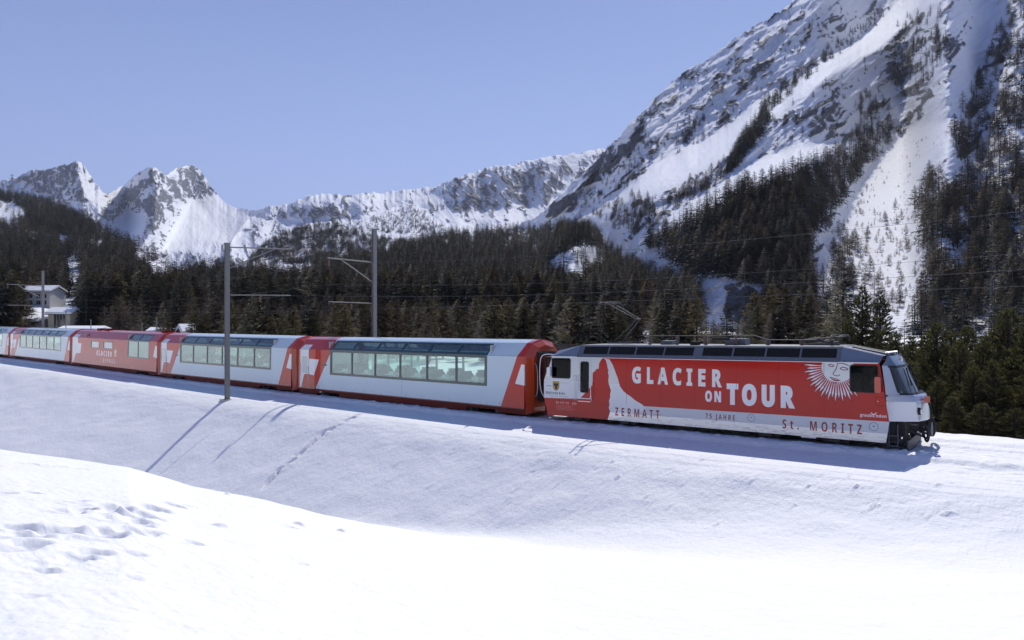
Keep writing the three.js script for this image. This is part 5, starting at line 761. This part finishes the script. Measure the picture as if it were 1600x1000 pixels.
// ---------- green pines close behind the line on the right ----------
function pine(seed, h, rad, limbs, tufts, open = 0) {
  const R = rng(seed), pos = [], nor = [], col = [], wood = [];
  const tri = (a, b, c, n, k) => { for (const p of [a, b, c]) { pos.push(p.x, p.y, p.z); nor.push(n.x, n.y, n.z); col.push(k[0], k[1], k[2]); } };
  const lean = [(R() - 0.5) * 0.4, (R() - 0.5) * 0.4];
  for (let i = 0; i < limbs; i++) { // each limb carries upturned branchlets, each branchlet a string of needle tufts
    const t = (i + R()) / limbs, y = h * lerp(0.06, 0.985, t), a = i * 2.4 + 1.3 * R(), L = rad * Math.pow(1 - t, 0.85) * (0.5 + 0.75 * R()) + 0.12, rise = lerp(-0.05, 0.9, t * t) + 0.3 * (R() - 0.4), f0 = 0.7 + 0.55 * R();
    const base = V(lean[0] * t, y, lean[1] * t), dir = V(Math.cos(a), rise, Math.sin(a)).normalize(), side = V(-dir.z, 0, dir.x).normalize(); if (L > 0.4) wood.push(rod(base, base.clone().addScaledVector(dir, L * 0.95), 0.02, 4));
    const nb = Math.max(2, Math.round(tufts * L / rad));
    for (let k = 0; k < nb; k++) {
      const u = (k === 0 ? 0.95 : 0.22 + 0.75 * R()), o = base.clone().addScaledVector(dir, L * u), bl = (0.16 + 0.3 * L * (1.15 - u)) * (0.7 + 0.6 * R()), bd = dir.clone().multiplyScalar(0.6).addScaledVector(side, k === 0 ? 0 : (R() < 0.5 ? -1 : 1) * (0.4 + 0.7 * R())).add(V(0, 0.25 + 0.5 * R(), 0)).normalize(), nt = Math.ceil(bl / 0.09);
      for (let j = 0; j < nt; j++) {
        const q = o.clone().addScaledVector(bd, bl * (j + R()) / nt), f = f0 * (0.75 + 0.5 * R()), c = [0.1 * f + 0.012 * R(), 0.105 * f, 0.03 * f], len = 0.11 + 0.1 * R();
        for (let m = 0; m < 6; m++) { const d = V(R() - 0.5, R() - 0.35, R() - 0.5).addScaledVector(bd, 0.55).normalize(), s = V(R() - 0.5, R() - 0.5, R() - 0.5).cross(d).normalize().multiplyScalar(0.02), n = d.clone().lerp(V(0, 1, 0), 0.25).normalize().addScaledVector(s, 8).normalize(); tri(q.clone().add(s), q.clone().sub(s), q.clone().addScaledVector(d, len), n, c); }
      }
    }
  }
  const g = new THREE.BufferGeometry(); g.setAttribute('position', new THREE.Float32BufferAttribute(pos, 3)); g.setAttribute('normal', new THREE.Float32BufferAttribute(nor, 3)); g.setAttribute('color', new THREE.Float32BufferAttribute(col, 3));
  const tr = new THREE.CylinderGeometry(0.03, 0.05 + h * 0.016, h * 0.96, 7).translate(lean[0] * 0.5, h * 0.46, lean[1] * 0.5); return { crown: g, trunk: merge([tr, ...wood]) };
}
const pineMat = new THREE.MeshPhysicalMaterial({ vertexColors: true, roughness: 1, side: THREE.DoubleSide, transmission: 0.45, thickness: 0, specularIntensity: 0.15 });
{ const forms = [pine(1, 6, 2.1, 150, 13), pine(2, 6, 2.5, 160, 14), pine(3, 6, 1.8, 150, 12), pine(4, 9, 2.6, 230, 16), pine(5, 9, 2.4, 230, 16)], protos = [];
  const clump = new THREE.SphereGeometry(0.13, 8, 5); clump.scale(1.3, 0.6, 1); const R = rng(31);
  const list = [
    [1347, 449, 60, 3, 'taller green pine behind the front cab roof, left one of the pair'], [1375, 455, 64, 4, 'green pine behind the front cab roof, right one of the pair'], [1322, 500, 58, 2, 'small green pine at the left foot of the pine pair'], [1400, 520, 54, 0, 'green pine just right of the pine pair, above the windscreen'],
    [1428, 528, 46, 2, 'bushy green pine right behind the locomotive nose'], [1466, 508, 39, 1, 'broad bushy green pine standing right of the locomotive nose'], [1502, 536, 35, 0, 'dark green pine in the gap right of the broad bushy pine'], [1534, 528, 37, 2, 'green pine between the broad bushy pine and the tall pine at the edge'],
    [1573, 486, 41, 1, 'tall bushy green pine near the right edge of the picture'], [1604, 500, 37, 0, 'green pine cut off by the right edge of the picture'], [1556, 566, 31.5, 2, 'low green pine in front of the tall bushy pine'], [1612, 560, 31, 1, 'low broad pine cut off by the right edge, close to the track'],
    [1448, 522, 44, 2, 'slim green pine touching the left side of the broad bushy pine'], [1487, 520, 43, 0, 'slim pine touching the right side of the broad bushy pine'], [1552, 512, 47, 2, 'slim pine touching the left side of the tall bushy pine'], [1590, 508, 45, 0, 'slim pine touching the right side of the tall bushy pine'], [1412, 540, 50, 2, 'small pine between the pine pair and the locomotive nose'], [1510, 512, 52, 1, 'pine standing farther back between the two bushy pines'],
    [1462, 596, 33.5, 0, 'low dark pine close behind the coupler of the locomotive'], [1494, 622, 30.5, 2, 'small low pine at the snow edge right of the coupler'], [1535, 632, 29.5, 1, 'small low pine at the snow edge below the low green pine'], [1583, 640, 28.5, 0, 'small low pine at the snow edge near the right border'], [1520, 575, 32.5, 1, 'mid-sized pine filling the dark gap behind the small pines'], [1440, 560, 41, 1, 'dense pine half hidden by the locomotive nose'],
  ];
  for (const [x, top, D, f, label] of list) {
    const X = (x - 800) / F * D, g = ground(X, D), h = EYE + (498 - top) / F * D - g; let o = protos[f];
    if (o) o = copyOf(o, 'pine_tree'); else { o = protos[f] = thing('pine_tree', label, 'pine tree'); part('trunk', forms[f].trunk, barkMat, o); part('crown', forms[f].crown, pineMat, o); }
    tag(o, label, 'pine tree', 'green pines beside the track'); o.position.copy(P3(X, g - 0.1, D)); o.rotation.y = R() * 6.28; const hh = f > 2 ? 9 : 6, k = (h + 0.1) / hh, w = f > 2 ? Math.max(0.9, k) : clamp(k * 1.05, 0.62, 1.15); o.scale.set(w, k, w);
  }
  // dark conifers between the pines and the mountainside
  let proto = null; for (const [x, top, D, label] of [[1440, 466, 96, 'dark spruce rising behind the bushy pines, just right of the pine pair'], [1502, 450, 118, 'tall dark spruce above the gap right of the broad bushy pine'], [1478, 486, 92, 'dark spruce left of the tall dark spruce, behind the pines'], [1545, 478, 78, 'dark spruce left of the tall bushy pine'], [1600, 455, 84, 'dark spruce behind the pines at the right edge'], [1413, 496, 74, 'small dark spruce behind the front cab roof'], [1525, 470, 100, 'dark spruce standing right of the tall dark spruce'], [1565, 462, 110, 'dark spruce rising over the tall bushy pine']]) {
    const X = (x - 800) / F * D, g = ground(X, D), h = EYE + (498 - top) / F * D - g;
    if (proto) { const o = copyOf(proto, 'spruce_tree'); proto = o; } else { proto = thing('spruce_tree', label, 'spruce tree'); part('trunk', spruceTrunk, barkMat, proto); part('crown', spruceNear[1], needleMat[0], proto); }
    tag(proto, label, 'spruce tree', 'dark spruces beside the track'); proto.position.copy(P3(X, g - 0.1, D)); proto.scale.set(h * 1.25, h, h * 1.25); proto.rotation.y = x;
  }
}

{ // the driver, seen dimly through the side window of the front cab
  const N = 56, mc = new MarchingCubes(N, white, false, false, 60000), J = { hip: [0, 0.05, 0], chest: [0.06, 0.42, 0], neck: [0.1, 0.6, 0], head: [0.14, 0.74, 0], shL: [0.06, 0.5, 0.17], shR: [0.06, 0.5, -0.17], elL: [0.2, 0.26, 0.22], elR: [0.2, 0.26, -0.22], haL: [0.42, 0.3, 0.16], haR: [0.42, 0.3, -0.16], knL: [0.42, 0.08, 0.1], knR: [0.42, 0.08, -0.1], ftL: [0.45, -0.36, 0.1], ftR: [0.45, -0.36, -0.1] };
  const bones = [['hip', 'chest', 0.15, 0.17], ['chest', 'neck', 0.12, 0.055], ['neck', 'head', 0.055, 0.1], ['chest', 'shL', 0.12, 0.075], ['chest', 'shR', 0.12, 0.075], ['shL', 'elL', 0.062, 0.05], ['shR', 'elR', 0.062, 0.05], ['elL', 'haL', 0.048, 0.035], ['elR', 'haR', 0.048, 0.035], ['hip', 'knL', 0.1, 0.075], ['hip', 'knR', 0.1, 0.075], ['knL', 'ftL', 0.07, 0.045], ['knR', 'ftR', 0.07, 0.045]].map(([a, b, r, q]) => [V(...J[a]), V(...J[b]), r, q]);
  const S = 0.75, C = V(0.18, 0.22, 0), p = V(0, 0, 0), d = V(0, 0, 0);
  for (let z = 0; z < N; z++) for (let y = 0; y < N; y++) for (let x = 0; x < N; x++) {
    p.set((x / N * 2 - 1) * S + C.x, (y / N * 2 - 1) * S + C.y, (z / N * 2 - 1) * S + C.z); let m = 9;
    for (const [a, b, r, q] of bones) { d.subVectors(b, a); const t = clamp(p.clone().sub(a).dot(d) / d.lengthSq(), 0, 1), v = p.distanceTo(a.clone().addScaledVector(d, t)) - lerp(r, q, t), h = clamp(0.5 + 0.5 * (m - v) / 0.05, 0, 1); m = lerp(m, v, h) - 0.05 * h * (1 - h); }
    mc.field[x + y * N + z * N * N] = -m;
  }
  mc.isolation = 0; mc.update(); const n = mc.count, g = new THREE.BufferGeometry(); g.setAttribute('position', new THREE.Float32BufferAttribute(mc.positionArray.slice(0, n * 3), 3)); g.setAttribute('normal', new THREE.Float32BufferAttribute(mc.normalArray.slice(0, n * 3), 3)); g.scale(S, S, S).translate(C.x, C.y, C.z);
  const o = thing('person', 'dark-clothed driver sitting behind the front side window of the locomotive', 'person'); part('body', g, std([0.03, 0.035, 0.05], 0.9), o);
  const hair = new THREE.SphereGeometry(0.112, 16, 10, 0, 6.3, 0, 1.7); part('cap', hair.translate(0.13, 0.765, 0), std([0.02, 0.02, 0.025], 0.9), o);
  const spot = V(13.15 - 7.5, 1.62, -0.75 + 1.4), base = upright(VEH.lo, 15, 2.8); o.rotation.order = 'YZX'; o.rotation.copy(base.rotation); o.position.copy(base.position).add(spot.applyQuaternion(base.quaternion));
}
renderer.render(scene, camera);
